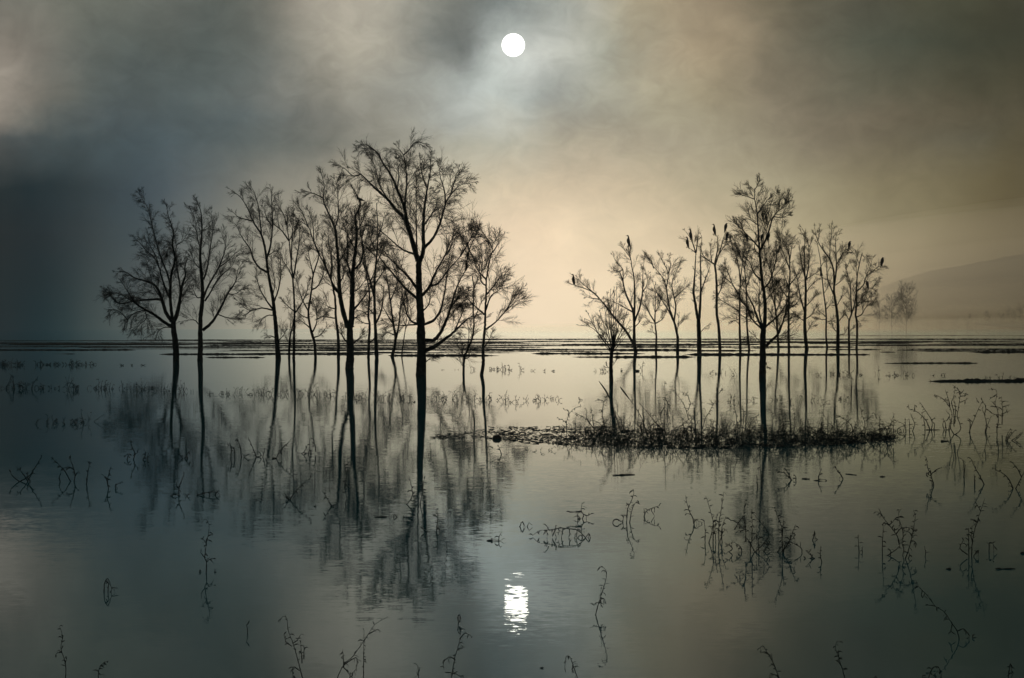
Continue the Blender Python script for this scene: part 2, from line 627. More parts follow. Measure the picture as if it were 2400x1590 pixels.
rbar = np.random.default_rng(9)
LINES = []
for (x0, x1, y, h, dep, fill) in BARS:
    if h >= 0.15 and y < 830:
        for dy in (-2.6, 0.0, 2.4):
            LINES.append((x0 + rbar.uniform(-60, 90), x1 + rbar.uniform(-90, 60), y + dy + rbar.uniform(-0.5, 0.5), h * rbar.uniform(0.28, 0.46), dep * 0.4, fill * rbar.uniform(0.62, 0.9)))
    else:
        LINES.append((x0, x1, y, h, dep * 0.7, fill * 0.95))
for _ in range(26):
    y = rbar.uniform(796, 829)
    x0 = rbar.uniform(-100, 2100)
    LINES.append((x0, x0 + rbar.uniform(150, 620), y, rbar.uniform(0.04, 0.09), 2.0, rbar.uniform(0.5, 0.85)))
for k, b in enumerate(LINES):
    mud_bar(k, *b)
tag(GR.build('stubble_grass', GRASS), 'short dead stubble on the dark mud bars', 'grass', kind='stuff')

# ------------------------------------------------------------------ trees
ZOOM = {
    1: (220, 420, 927 / 260), 2: (420, 420, 927 / 260), 3: (640, 380, 815 / 260), 4: (820, 320, 838 / 310), 22: (680, 300, 1467 / 580),
    5: (1300, 400, 1266 / 420), 6: (1680, 400, 719 / 220), 7: (1850, 480, 990 / 240),
}
LIMB_POINTS = []            # (px, py, world position) of every limb, for the birds' perches


def limbs_to_world(zoom, limbs, seed):
    """limbs: list of (w0, w1, [(x, y)...]) in a magnified view; first one is the trunk and starts at the waterline"""
    rng = np.random.default_rng(seed)
    ox, oy, s = ZOOM[zoom]
    bx, by = limbs[0][2][0]
    base = ground(ox + bx / s, oy + by / s)
    Yb = base[1]
    mpp = Yb / F                                  # metres per pixel there
    made, known = [], []                          # known: px, py, depth offset
    for k, (w0, w1, pts) in enumerate(limbs):
        px = np.array([(ox + x / s, oy + y / s) for x, y in pts])
        q = catmull(px, 5.0)
        seg = np.r_[0, np.cumsum(np.linalg.norm(np.diff(q, axis=0), axis=1))]
        if k == 0:
            dz = rng.uniform(-0.05, 0.05) * seg * mpp
        else:
            kn = np.array(known)
            d2 = ((kn[:, :2] - q[0]) ** 2).sum(1)
            j = int(np.argmin(d2))
            slope = rng.uniform(0.2, 0.75) * (1 if rng.random() < 0.5 else -1)
            if len(limbs[k][2]) and abs(px[-1, 0] - px[0, 0]) < 0.25 * abs(px[-1, 1] - px[0, 1]):
                slope *= 0.6
            dz = kn[j, 2] + slope * seg * mpp * np.clip(seg / (seg[-1] + 1e-6) * 1.6, 0.2, 1)
        P = np.array([at(a, b, Yb + c) for (a, b), c in zip(q, dz)])
        tt = seg / (seg[-1] + 1e-6)
        if k == 0:
            rad = (w0 + (w1 - w0) * tt ** 0.85) / s * mpp / 2
        else:
            rad = (w1 * 0.35 + (w0 * 1.2 - w1 * 0.35) * (1 - tt) ** 0.85) / s * mpp / 2
        jit = rng.normal(0, 1, P.shape) * np.minimum(rad[:, None] * 0.12, 0.007)
        jit[0] = 0
        P += jit
        for (a, b), c in zip(q, dz):
            known.append((a, b, c))
        for (a, b), p in zip(q, P):
            LIMB_POINTS.append((a, b, p))
        made.append((P, rad))
    return base, made


TRI = [0]


def finish_tree(name, label, base, made, seed, dens=1.0, droop=0.0, size=1.0, group=None, trunk_twigs=0.15, cat='tree', up=0.03, twig_r=1.0):
    rng = np.random.default_rng(seed + 7)
    root = empty(name, base)
    tag(root, label, cat, group)
    P, R = made[0]
    P, R = P.copy(), R.copy()
    # flare at the foot and carry the trunk below the water
    foot = P[0].copy()
    foot[2] = -0.5
    P = np.vstack([foot, P])
    R = np.r_[R[0] * 1.12, R]
    ta = Tubes()
    lump = 1 + 0.045 * rng.normal(0, 1, len(R))
    ta.one(rel(P, base), R * np.clip(lump, 0.85, 1.15), 9)
    ta.build('trunk', BARK, root)
    carriers = []
    for k, (Pk, Rk) in enumerate(made):
        if k:
            t = Tubes()
            Rb = np.maximum(Rk, 0.009 * twig_r)
            t.one(rel(Pk, base), Rb * np.clip(1 + 0.04 * rng.normal(0, 1, len(Rk)), 0.9, 1.1), 6)
            t.build('limb', BARK, root)
        carriers.append((k, Pk, Rk))
    tw = Tubes()
    S, Dr, Ls = [], [], []
    for k, Pk, Rk in carriers:
        ln = np.linalg.norm(np.diff(Pk, axis=0), axis=1).sum()
        if k == 0:
            m = int(ln / 0.55 * dens * trunk_twigs)
            t0, scale = 0.35, 0.7
        else:
            m = int(ln / 0.30 * dens) + 2
            t0, scale = 0.16, 1.0
        if m < 1:
            continue
        s, d, t = spawn(rng, Pk[None], m, t0, 18, 52)
        S.append(s)
        Dr.append(d)
        L = rng.uniform(0.55, 2.3, len(s)) * (1.12 - 0.80 * t) * scale * size * min(1.0, 0.5 + ln / 4.5)
        L = np.minimum(L, (1 - t) * ln * 1.15 + rng.uniform(0.05, 0.24, len(s)))
        Ls.append(L)
        if k:                                  # a spray at the limb's end
            e = 2
            s2 = np.repeat(Pk[-1][None], e, 0)
            d2 = unit(Pk[-1] - Pk[-3 if len(Pk) > 3 else 0])[None] + rng.normal(0, 0.35, (e, 3))
            S.append(s2)
            Dr.append(d2)
            Ls.append(rng.uniform(0.10, 0.24, e) * size)
    S, Dr, Ls = np.concatenate(S), np.concatenate(Dr), np.concatenate(Ls)
    P2 = grow(rng, S, Dr, Ls, 5, up, 0.07, droop * 0.07)
    r2 = np.clip(0.006 + 0.006 * Ls, 0.007, 0.017) * twig_r
    tw.batch(rel2(P2, base), r2[:, None] * np.linspace(1, 0.5, 5)[None], 3)
    m3 = 11
    s, d, t = spawn(rng, P2, m3, 0.10, 14, 42)
    L3 = np.repeat(Ls, m3) * rng.uniform(0.22, 0.70, len(s)) * (1.08 - 0.5 * t)
    P3 = grow(rng, s, d, L3, 3, up * 0.8, 0.08, droop * 0.13)
    tw.batch(rel2(P3, base), np.tile(np.linspace(0.0066, 0.0044, 3) * twig_r, (len(s), 1)), 3)
    keep = L3 > 0.14
    P3k, L3k = P3[keep], L3[keep]
    m4 = 6
    s, d, t = spawn(rng, P3k, m4, 0.10, 12, 40)
    L4 = np.repeat(L3k, m4) * rng.uniform(0.4, 0.95, len(s)) * (1.05 - 0.45 * t)
    P4 = grow(rng, s, d, L4, 2, up * 0.6, 0.10, droop * 0.22)
    tw.batch(rel2(P4, base), np.tile(np.array([0.0047, 0.0031]) * twig_r, (len(s), 1)), 3)
    c = tw.build('twigs', TWIG, root)
    tag(c, kind='stuff')
    TRI[0] += sum(len(f) for f in tw.Fq) * 2
    return root


def rel2(P, loc):
    return np.asarray(P) - np.asarray(loc)[None, None]


def tree(label, zoom, limbs, seed, name='bare_willow', **kw):
    base, made = limbs_to_world(zoom, limbs, seed)
    return finish_tree(name, label, base, made, seed, **kw)


GL = 'bare trees of the wide clump'
GRT = 'bare trees of the grove with perched birds'

tree('spreading bare willow with long low boughs on its dark side, outermost of the wide clump', 1, [
    (56, 42, [(688, 1515), (684, 1390), (668, 1260), (664, 1180)]),
    (34, 6, [(664, 1190), (690, 1140), (718, 1020), (735, 900), (765, 800), (760, 740), (790, 640)]),
    (26, 4, [(660, 1190), (645, 1080), (638, 1000), (640, 890), (650, 780), (675, 700), (672, 620), (655, 540), (665, 440), (625, 320), (610, 240), (590, 180)]),
    (30, 4, [(650, 1190), (600, 1110), (572, 1015), (540, 930), (500, 880), (420, 850), (330, 820), (270, 780), (165, 775)]),
    (18, 4, [(572, 1015), (540, 1005), (440, 1010), (340, 1020), (220, 1040), (160, 1000), (110, 920), (70, 900)]),
    (24, 4, [(650, 1235), (580, 1190), (500, 1130), (420, 1085), (350, 1040), (310, 980), (270, 920), (225, 850)]),
    (16, 4, [(632, 990), (600, 920), (570, 830), (545, 740), (500, 650), (440, 600), (380, 530), (330, 480)]),
    (14, 3, [(640, 890), (610, 780), (570, 680), (540, 590), (510, 480), (480, 360), (455, 250), (410, 175), (365, 105)]),
    (14, 4, [(722, 960), (720, 900), (705, 800), (690, 680), (690, 560), (740, 520), (800, 430)]),
    (10, 3, [(500, 1130), (430, 1100), (340, 1120), (280, 1180), (250, 1250)]),
    (9, 3, [(650, 1240), (590, 1240), (540, 1270), (510, 1330)]),
    (9, 3, [(350, 1040), (270, 990), (180, 950), (110, 990)]),
    (9, 3, [(280, 1175), (230, 1120), (160, 1090), (110, 1140)]),
    (10, 3, [(545, 740), (520, 650), (470, 560), (420, 500)]),
    (10, 3, [(735, 900), (790, 830), (830, 760)]),
    (9, 3, [(572, 1015), (500, 900), (470, 800), (440, 680)]),
    (8, 3, [(420, 1085), (440, 1160), (390, 1210), (330, 1280)]),
], 11, dens=1.25, droop=0.5, group=GL)

tree('narrow bare willow with a forked foot, second tree of the wide clump', 2, [
    (48, 34, [(174, 1515), (178, 1380), (176, 1270), (180, 1130)]),
    (34, 4, [(180, 1140), (195, 980), (190, 850), (175, 640), (185, 520), (190, 400), (180, 270), (150, 200), (125, 150)]),
    (22, 4, [(196, 1265), (250, 1220), (300, 1160), (360, 1050), (410, 950), (470, 860), (490, 760), (530, 700)]),
    (16, 4, [(200, 1000), (240, 900), (290, 810), (330, 740), (370, 640), (385, 560), (360, 470), (340, 430)]),
    (14, 3, [(205, 840), (235, 740), (255, 600), (275, 480), (280, 390), (265, 260)]),
    (14, 4, [(215, 1020), (260, 950), (310, 860), (370, 790), (430, 740), (480, 650)]),
    (10, 3, [(180, 600), (150, 480), (130, 330), (80, 230)]),
    (9, 3, [(190, 985), (150, 990), (120, 930), (90, 880)]),
    (9, 3, [(170, 1225), (130, 1180), (70, 1180), (10, 1190)]),
    (9, 3, [(320, 1130), (390, 1155), (460, 1165), (500, 1120)]),
    (10, 3, [(405, 960), (470, 960), (540, 900)]),
    (9, 3, [(330, 740), (400, 690), (470, 620), (530, 590)]),
    (9, 3, [(186, 760), (130, 700), (90, 600)]),
    (9, 3, [(195, 430), (230, 420), (260, 400)]),
], 12, dens=1.0, group=GL)

tree('leaning bare willow with open sky on both sides and a drooping low skirt of twigs', 2, [
    (46, 18, [(828, 1500), (815, 1330), (800, 1150), (785, 1010), (755, 850), (735, 720), (727, 640)]),
    (18, 3, [(727, 650), (715, 570), (685, 460), (620, 360), (575, 250), (540, 190), (500, 140), (410, 75)]),
    (16, 3, [(732, 665), (760, 570), (780, 400), (775, 240), (770, 130), (760, 60)]),
    (16, 3, [(738, 780), (670, 740), (620, 670), (590, 580), (520, 480), (480, 390), (430, 340)]),
    (12, 3, [(688, 465), (675, 340), (660, 220), (630, 120), (590, 40)]),
    (14, 3, [(785, 1090), (740, 1030), (680, 930), (655, 850), (645, 740)]),
    (12, 3, [(785, 1097), (690, 1078), (600, 1098), (540, 1070), (470, 1000)]),
    (12, 3, [(795, 1020), (830, 920), (850, 780), (845, 640), (860, 540)]),
    (10, 3, [(610, 350), (500, 320), (435, 260)]),
    (9, 3, [(798, 1140), (740, 1140), (690, 1170), (660, 1240)]),
    (9, 3, [(812, 1330), (760, 1310), (720, 1330)]),
    (9, 3, [(600, 1098), (560, 1130), (500, 1150)]),
    (9, 3, [(780, 400), (730, 320), (700, 230)]),
    (9, 3, [(818, 1360), (860, 1320), (900, 1260)]),
    (8, 3, [(740, 640), (790, 610), (840, 590)]),
    (8, 3, [(785, 960), (800, 860), (775, 740), (770, 650)]),
], 13, dens=0.9, droop=0.25, group=GL)

tree('slim straight bare willow rising from two close stems beside the leaning one', 3, [
    (22, 5, [(152, 1440), (155, 1250), (158, 1100), (150, 920), (130, 700), (118, 580), (105, 470), (112, 330)]),
    (16, 12, [(118, 1440), (122, 1300), (140, 1220), (154, 1130)]),
    (10, 3, [(118, 580), (60, 500), (10, 460), (-30, 380)]),
    (12, 3, [(150, 850), (165, 760), (190, 600), (195, 480), (160, 430)]),
    (10, 3, [(160, 1110), (210, 1040), (250, 940), (250, 860)]),
    (9, 3, [(135, 720), (140, 560), (150, 400), (140, 340)]),
    (9, 3, [(150, 870), (120, 800), (70, 720), (30, 650)]),
    (9, 3, [(157, 1100), (110, 1060), (60, 1010)]),
    (8, 3, [(118, 580), (150, 520), (190, 470)]),
    (8, 3, [(105, 470), (70, 370), (20, 300)]),
], 14, dens=0.95, group=GL)

tree('short crooked bare willow with a round low crown between the slim stems', 3, [
    (23, 8, [(312, 1435), (305, 1330), (280, 1240), (262, 1150), (262, 1080), (280, 960), (295, 830), (330, 720), (340, 650)]),
    (10, 3, [(262, 1100), (215, 1010), (180, 900), (165, 820)]),
    (10, 3, [(285, 940), (330, 910), (370, 820), (370, 740)]),
    (10, 3, [(290, 1250), (320, 1180), (315, 1080), (290, 1020)]),
    (9, 3, [(275, 1220), (210, 1170), (160, 1130)]),
    (9, 3, [(300, 1290), (350, 1270), (400, 1200)]),
    (9, 3, [(295, 830), (270, 720), (250, 620)]),
    (8, 3, [(262, 1150), (200, 1120), (170, 1060)]),
    (8, 3, [(318, 1160), (370, 1130), (420, 1090)]),
], 15, dens=1.0, size=0.85, group=GL)

tree('bare willow with a bent stem just left of the thick double trunk', 3, [
    (25, 9, [(480, 1435), (478, 1280), (462, 1150), (455, 1000), (425, 860), (380, 760), (340, 680)]),
    (10, 3, [(340, 680), (290, 560), (260, 480), (180, 420), (120, 370)]),
    (12, 3, [(425, 850), (430, 720), (410, 600), (400, 480)]),
    (8, 3, [(340, 680), (300, 640), (210, 640)]),
    (8, 3, [(462, 1150), (400, 1140), (330, 1130), (300, 1090)]),
    (9, 3, [(260, 480), (210, 360), (160, 300)]),
    (8, 3, [(300, 580), (290, 450), (250, 330)]),
    (8, 3, [(380, 760), (360, 640), (370, 540)]),
    (8, 3, [(458, 1080), (400, 1060), (370, 1000)]),
], 16, dens=1.05, group=GL)

tree('thick bare willow with a double trunk near the middle of the wide clump', 3, [
    (66, 46, [(562, 1520), (568, 1400), (565, 1250), (565, 1205)]),
    (32, 4, [(550, 1215), (520, 1120), (495, 1000), (485, 880), (480, 740), (470, 620), (455, 490), (400, 360), (370, 280), (375, 170), (345, 60)]),
    (38, 4, [(574, 1215), (580, 1060), (582, 900), (590, 780), (605, 650), (615, 520), (605, 400), (640, 310), (580, 180)]),
    (20, 10, [(495, 975), (450, 920), (415, 840), (380, 740)]),
    (16, 4, [(588, 1090), (640, 1030), (690, 960), (740, 870)]),
    (16, 4, [(582, 860), (555, 770), (545, 730), (548, 560), (540, 440)]),
    (14, 4, [(588, 800), (640, 740), (660, 640), (640, 500), (630, 330)]),
    (9, 3, [(375, 270), (320, 240), (230, 210)]),
    (10, 3, [(480, 740), (520, 680), (550, 600), (600, 540)]),
    (12, 4, [(585, 1335), (640, 1290), (660, 1260)]),
    (12, 4, [(550, 1330), (510, 1280), (500, 1200)]),
    (10, 3, [(455, 490), (480, 380), (470, 200), (450, 110)]),
    (10, 3, [(490, 890), (520, 830), (540, 740)]),
    (9, 3, [(615, 520), (660, 430), (690, 340)]),
    (9, 3, [(605, 650), (560, 560), (520, 460), (515, 330)]),
    (9, 3, [(582, 960), (640, 920), (690, 840)]),
    (9, 3, [(575, 1160), (640, 1120), (680, 1060)]),
], 17, dens=1.35, group=GL)

tree('thin bare willow leaning on its neighbour behind the thick double trunk', 3, [
    (22, 5, [(700, 1435), (705, 1300), (710, 1200), (700, 1120), (708, 980), (690, 850), (660, 700), (650, 560)]),
    (12, 8, [(712, 1325), (740, 1300), (756, 1270)]),
    (9, 3, [(702, 1130), (650, 1095), (600, 1100)]),
    (9, 3, [(705, 900), (740, 820), (780, 740)]),
    (8, 3, [(708, 1190), (660, 1180), (620, 1150)]),
    (8, 3, [(680, 800), (640, 700), (600, 640)]),
    (8, 3, [(655, 640), (690, 540), (700, 440)]),
], 18, dens=1.0, size=0.85, group=GL)

tree('straight bare willow with a fan of steep limbs just before the tallest tree', 3, [
    (30, 5, [(762, 1440), (755, 1280), (748, 1150), (745, 1000), (748, 850), (760, 700), (770, 560), (765, 400), (760, 300)]),
    (14, 3, [(752, 1190), (790, 1110), (810, 1000), (815, 880)]),
    (14, 3, [(745, 1000), (720, 900), (690, 800), (665, 660), (640, 520)]),
    (10, 3, [(762, 660), (730, 600), (690, 500)]),
    (10, 3, [(755, 760), (800, 660), (830, 560)]),
    (10, 3, [(748, 900), (800, 820), (850, 760)]),
    (9, 3, [(768, 560), (800, 470), (820, 380)]),
    (9, 3, [(760, 700), (700, 640), (650, 600)]),
    (8, 3, [(750, 1130), (710, 1080), (690, 1010)]),
], 19, dens=1.2, group=GL)

tree('small forked bare willow with a curved foot beside the tallest tree', 4, [
    (22, 10, [(268, 1395), (290, 1290), (275, 1180), (258, 1050)]),
    (10, 3, [(258, 1060), (245, 960), (230, 880), (220, 800)]),
    (12, 3, [(288, 1300), (310, 1200), (320, 1080), (330, 960), (300, 880)]),
    (9, 3, [(258, 1040), (290, 960), (300, 900)]),
    (9, 3, [(275, 1190), (220, 1100), (200, 1040)]),
    (8, 3, [(320, 1080), (360, 1010), (380, 940)]),
    (8, 3, [(285, 1260), (230, 1240), (200, 1280)]),
], 20, dens=0.95, size=0.85, group=GL)

tree('pole-thin young bare tree leaning close to the tallest trunk', 4, [
    (9, 4, [(328, 1392), (340, 1300), (352, 1220), (362, 1130)]),
    (5, 2, [(352, 1220), (375, 1170), (385, 1090)]),
    (5, 2, [(354, 1200), (335, 1140), (340, 1080)]),
    (5, 2, [(362, 1130), (370, 1050), (350, 980)]),
], 21, dens=1.0, size=0.6, group=GL)

tree('tallest bare willow with a thick dark trunk and a broad arching crown', 4, [
    (68, 34, [(450, 1512), (455, 1380), (452, 1280), (448, 1150), (440, 1000), (436, 850), (438, 780)]),
    (30, 4, [(432, 790), (400, 680), (380, 610), (345, 520), (295, 470), (240, 400), (150, 320), (70, 240), (0, 200)]),
    (22, 4, [(385, 620), (360, 530), (345, 450), (300, 340), (270, 260), (210, 170), (170, 100), (95, 50), (40, 62)]),
    (24, 4, [(446, 790), (465, 720), (465, 600), (470, 480), (490, 330), (510, 220), (510, 120)]),
    (16, 4, [(464, 715), (530, 640), (575, 540), (605, 430), (640, 370), (700, 310), (790, 290)]),
    (10, 3, [(432, 790), (425, 700), (420, 520), (420, 400), (420, 280), (418, 200)]),
    (14, 3, [(345, 450), (360, 300), (355, 210), (340, 120), (290, 55)]),
    (8, 3, [(340, 120), (380, 80), (410, 40), (480, 45)]),
    (12, 3, [(420, 750), (350, 725), (300, 690), (220, 620), (120, 540)]),
    (16, 4, [(430, 970), (370, 890), (310, 830), (250, 770), (190, 690)]),
    (16, 4, [(435, 1035), (350, 960), (290, 890), (200, 780), (150, 700)]),
    (12, 4, [(440, 1192), (390, 1170), (360, 1120), (335, 1020), (330, 930)]),
    (10, 3, [(440, 1190), (340, 1197), (250, 1190), (215, 1170)]),
    (16, 4, [(450, 1015), (500, 960), (545, 860), (600, 760), (640, 660), (680, 600)]),
    (12, 4, [(505, 950), (560, 930), (620, 850), (700, 760), (740, 690)]),
    (16, 4, [(460, 1195), (530, 1165), (575, 1100), (600, 990), (620, 860), (650, 760)]),
    (22, 4, [(465, 1290), (530, 1290), (570, 1250), (610, 1170), (640, 1080), (680, 950), (740, 840), (790, 790)]),
    (24, 4, [(465, 1362), (540, 1330), (600, 1285), (660, 1240), (720, 1180), (800, 1120)]),
    (10, 3, [(455, 1115), (500, 1060), (520, 960)]),
    (7, 3, [(470, 1440), (510, 1405), (545, 1385)]),
    (10, 3, [(735, 850), (750, 740), (790, 640), (820, 570)]),
    (10, 3, [(605, 430), (600, 350), (570, 240), (575, 170)]),
    (9, 3, [(640, 370), (660, 290), (690, 200)]),
    (9, 3, [(490, 330), (460, 250), (440, 120)]),
    (9, 3, [(240, 400), (190, 310), (160, 200), (120, 120)]),
    (9, 3, [(600, 760), (640, 700), (660, 580), (650, 520)]),
    (9, 3, [(640, 1080), (700, 1010), (740, 960)]),
    (9, 3, [(660, 1240), (700, 1150), (740, 1060)]),
    (9, 3, [(470, 560), (540, 460), (560, 360)]),
    (9, 3, [(300, 340), (310, 240), (300, 150)]),
    (8, 3, [(70, 240), (20, 250), (-40, 200), (-60, 240)]),
    (9, 3, [(700, 760), (760, 660), (800, 560)]),
], 22, dens=1.1, droop=0.55, size=1.05, group=GL)

tree('slender crooked sapling with shrubby shoots at its foot beside the tallest tree', 22, [
    (15, 6, [(1028, 1460), (1030, 1390), (1045, 1330), (1075, 1260), (1090, 1180), (1085, 1060), (1090, 960), (1080, 880)]),
    (6, 2, [(1031, 1375), (1015, 1300), (1010, 1220)]),
    (6, 2, [(1034, 1370), (1060, 1360), (1090, 1320)]),
    (7, 2, [(1090, 1060), (1050, 1010), (1000, 980)]),
    (6, 2, [(1090, 1130), (1120, 1070), (1140, 1000)]),
    (6, 2, [(1050, 1320), (1060, 1230), (1050, 1150)]),
    (6, 2, [(1086, 960), (1110, 900), (1120, 830)]),
    (5, 2, [(1029, 1420), (1012, 1395), (1005, 1370)]),
], 23, dens=0.9, size=0.75, trunk_twigs=0.8, group=GL)

tree('slim bare tree at the bright edge of the wide clump, one branch reaching outward', 22, [
    (22, 9, [(1135, 1466), (1145, 1400), (1145, 1300), (1155, 1180), (1158, 1080), (1162, 980), (1162, 900)]),
    (9, 2, [(1157, 1197), (1220, 1150), (1280, 1080), (1330, 990), (1390, 940)]),
    (9, 2, [(1157, 1110), (1110, 1070), (1050, 1010), (1010, 960)]),
    (9, 2, [(1160, 1080), (1190, 1000), (1240, 960), (1280, 900)]),
    (9, 2, [(1162, 900), (1110, 840), (1080, 760)]),
    (9, 2, [(1162, 905), (1180, 800), (1200, 720), (1190, 660)]),
    (8, 2, [(1163, 990), (1220, 920), (1270, 840)]),
    (8, 2, [(1163, 940), (1130, 900), (1140, 800), (1130, 700)]),
    (7, 2, [(1150, 1300), (1180, 1260), (1200, 1200)]),
    (7, 2, [(1200, 720), (1170, 660), (1100, 570)]),
    (7, 2, [(1200, 740), (1230, 690), (1240, 620)]),
    (7, 2, [(1080, 760), (1050, 700), (1020, 650)]),
    (7, 2, [(1280, 1080), (1340, 1030), (1380, 1010)]),
], 24, dens=1.1, group=GL)

# --- the grove with the birds
shoots = [((405, 1245), (360, 1130), (320, 1000)), ((405, 1250), (370, 1090), (345, 900)), ((408, 1240), (385, 1050), (370, 870)), ((408, 1240), (400, 1060), (395, 850)),
          ((410, 1240), (415, 1050), (420, 830)), ((412, 1240), (430, 1040), (440, 800)), ((412, 1245), (440, 1080), (460, 900)), ((414, 1245), (450, 1100), (482, 940)),
          ((415, 1250), (470, 1130), (510, 1000)), ((416, 1260), (480, 1150), (530, 1060)), ((404, 1260), (350, 1180), (300, 1060)), ((404, 1270), (340, 1200), (290, 1120), (230, 1000)),
          ((402, 1280), (330, 1180), (260, 1110), (165, 1092)), ((402, 1270), (320, 1170), (270, 1080), (215, 1048)), ((416, 1280), (470, 1210), (520, 1150)), ((402, 1290), (350, 1230), (310, 1180))]
tree('pollarded willow with a bushy broom of upright shoots on a short stem', 5, [
    (30, 24, [(400, 1492), (398, 1350), (408, 1240)])] + [(7, 2.5, list(s)) for s in shoots] + [
    (6, 2, [(398, 1390), (430, 1350), (446, 1325)]), (5, 2, [(396, 1400), (380, 1390), (372, 1385)])],
    25, name='pollard_willow', dens=0.22, size=0.45, trunk_twigs=0.8, up=0.06, group=GRT)

tree('bare tree with a long low limb stretched out sideways, a bird at its tip', 5, [
    (28, 16, [(572, 1284), (562, 1200), (562, 1100), (560, 1040)]),
    (16, 4, [(556, 1225), (500, 1130), (430, 1050), (370, 970), (320, 910), (270, 860), (200, 830), (90, 795)]),
    (7, 3, [(265, 855), (210, 810), (180, 780), (155, 745)]),
    (7, 3, [(315, 910), (250, 900), (200, 880)]),
    (14, 3, [(560, 1050), (550, 980), (510, 890), (485, 800), (480, 700), (440, 650), (405, 590)]),
    (14, 3, [(562, 1045), (565, 900), (560, 760), (545, 680), (535, 620), (500, 570), (475, 515)]),
    (7, 4, [(538, 635), (528, 580), (522, 540)]),
    (12, 3, [(563, 1070), (600, 970), (620, 860), (625, 700), (640, 600)]),
    (9, 3, [(550, 1000), (480, 960), (420, 930), (370, 920)]),
    (7, 3, [(563, 1110), (600, 1070), (620, 1030)]),
    (7, 3, [(480, 700), (440, 720), (390, 710)]),
    (7, 3, [(490, 830), (470, 740), (430, 690)]),
    (7, 3, [(620, 860), (650, 810), (660, 720)]),
], 26, dens=0.69, size=0.92, group=GRT)

tree('shortest bare tree of the grove with a small open crown', 5, [
    (17, 10, [(715, 1284), (718, 1170), (708, 1070)]),
    (9, 3, [(708, 1072), (670, 1010), (640, 940), (640, 860)]),
    (9, 3, [(708, 1070), (710, 980), (712, 900), (705, 840)]),
    (8, 3, [(710, 1082), (760, 1050), (790, 990)]),
    (6, 2, [(709, 1080), (670, 1070), (645, 1030)]),
    (6, 2, [(710, 1000), (740, 950), (750, 880)]),
    (5, 2, [(716, 1160), (695, 1140), (690, 1110)]),
], 27, dens=1.01, size=0.73, group=GRT)

tree('flat-topped bare tree with wide parted limbs and no bird, beside the shortest of the grove', 5, [
    (23, 15, [(868, 1286), (868, 1180), (848, 1080), (838, 1055)]),
    (11, 3, [(838, 1060), (810, 1000), (760, 920), (720, 860), (690, 780)]),
    (12, 3, [(838, 1055), (808, 960), (790, 840), (765, 760), (700, 680), (650, 610)]),
    (11, 3, [(844, 1065), (855, 960), (840, 880), (830, 790), (870, 690), (890, 640)]),
    (8, 3, [(845, 905), (900, 850), (945, 810)]),
    (8, 3, [(790, 830), (800, 720), (760, 640), (740, 590)]),
    (7, 3, [(800, 740), (820, 660), (800, 600)]),
    (6, 2, [(862, 1150), (875, 1080), (880, 1010)]),
    (7, 2, [(700, 690), (680, 640), (640, 590)]),
], 28, dens=0.95, size=0.85, group=GRT)

tree('bare tree split low into two parallel stems with hardly any twigs', 5, [
    (34, 28, [(1022, 1284), (1020, 1180), (1015, 1040)]),
    (18, 12, [(1010, 1045), (990, 920), (982, 860), (990, 720), (998, 580)]),
    (8, 3, [(998, 585), (965, 490), (918, 420)]),
    (8, 3, [(1000, 580), (1012, 460), (1012, 400)]),
    (16, 6, [(1022, 1045), (1030, 900), (1032, 760), (1030, 600), (1040, 480), (1030, 450)]),
    (10, 4, [(1033, 860), (1060, 780), (1090, 700), (1105, 640)]),
    (6, 4, [(995, 580), (962, 555), (938, 545)]),
    (6, 4, [(988, 545), (970, 505), (962, 490)]),
    (10, 6, [(984, 870), (976, 850), (972, 835)]),
    (7, 3, [(1030, 600), (1060, 620), (1090, 660)]),
    (5, 2, [(1026, 1150), (1060, 1110), (1100, 1080)]),
], 29, dens=0.45, size=0.67, trunk_twigs=0.0, group=GRT)

tree('bare tree with a kinked stem and a small fan of limbs where three birds sit', 5, [
    (23, 14, [(1168, 1286), (1160, 1120), (1145, 1000), (1145, 850), (1140, 740), (1130, 655)]),
    (9, 3, [(1132, 665), (1080, 630), (1045, 590), (1030, 520)]),
    (10, 4, [(1132, 655), (1150, 560), (1150, 470), (1128, 455)]),
    (10, 4, [(1135, 665), (1170, 560), (1195, 470), (1208, 432)]),
    (8, 3, [(1144, 900), (1180, 820), (1200, 700)]),
    (7, 4, [(1160, 590), (1195, 540), (1219, 494)]),
    (8, 5, [(1145, 985), (1134, 970), (1130, 960)]),
    (7, 3, [(1145, 820), (1190, 790), (1220, 740)]),
    (6, 2, [(1110, 650), (1100, 560), (1105, 500)]),
], 30, dens=0.78, size=0.73, group=GRT)

tree('thin bare tree hung with loose twigs on the open side of the big grove tree', 6, [
    (20, 7, [(180, 1370), (175, 1200), (175, 1050), (180, 850), (200, 690)]),
    (9, 3, [(175, 955), (120, 870), (80, 760), (60, 690)]),
    (8, 3, [(175, 1085), (110, 1040), (30, 990), (-20, 940)]),
    (9, 3, [(180, 850), (160, 700), (110, 560), (90, 500)]),
    (6, 2, [(175, 1180), (140, 1150), (100, 1160)]),
    (8, 3, [(195, 700), (210, 600), (205, 500)]),
    (7, 2, [(110, 860), (60, 820), (20, 760)]),
    (7, 2, [(178, 900), (220, 830), (250, 780)]),
], 31, dens=1.29, droop=0.5, size=0.98, group=GRT)

tree('thin bare tree standing right against the big grove tree', 6, [
    (18, 7, [(248, 1372), (232, 1200), (228, 1050), (225, 900), (215, 780), (215, 690)]),
    (8, 3, [(228, 1050), (190, 1000), (150, 930)]),
    (8, 3, [(225, 900), (260, 800), (290, 720)]),
    (8, 3, [(217, 770), (190, 680), (150, 560), (110, 500)]),
    (7, 3, [(215, 720), (240, 620), (230, 540)]),
    (6, 2, [(230, 1130), (190, 1110), (160, 1060)]),
], 32, dens=1.18, size=0.98, group=GRT)

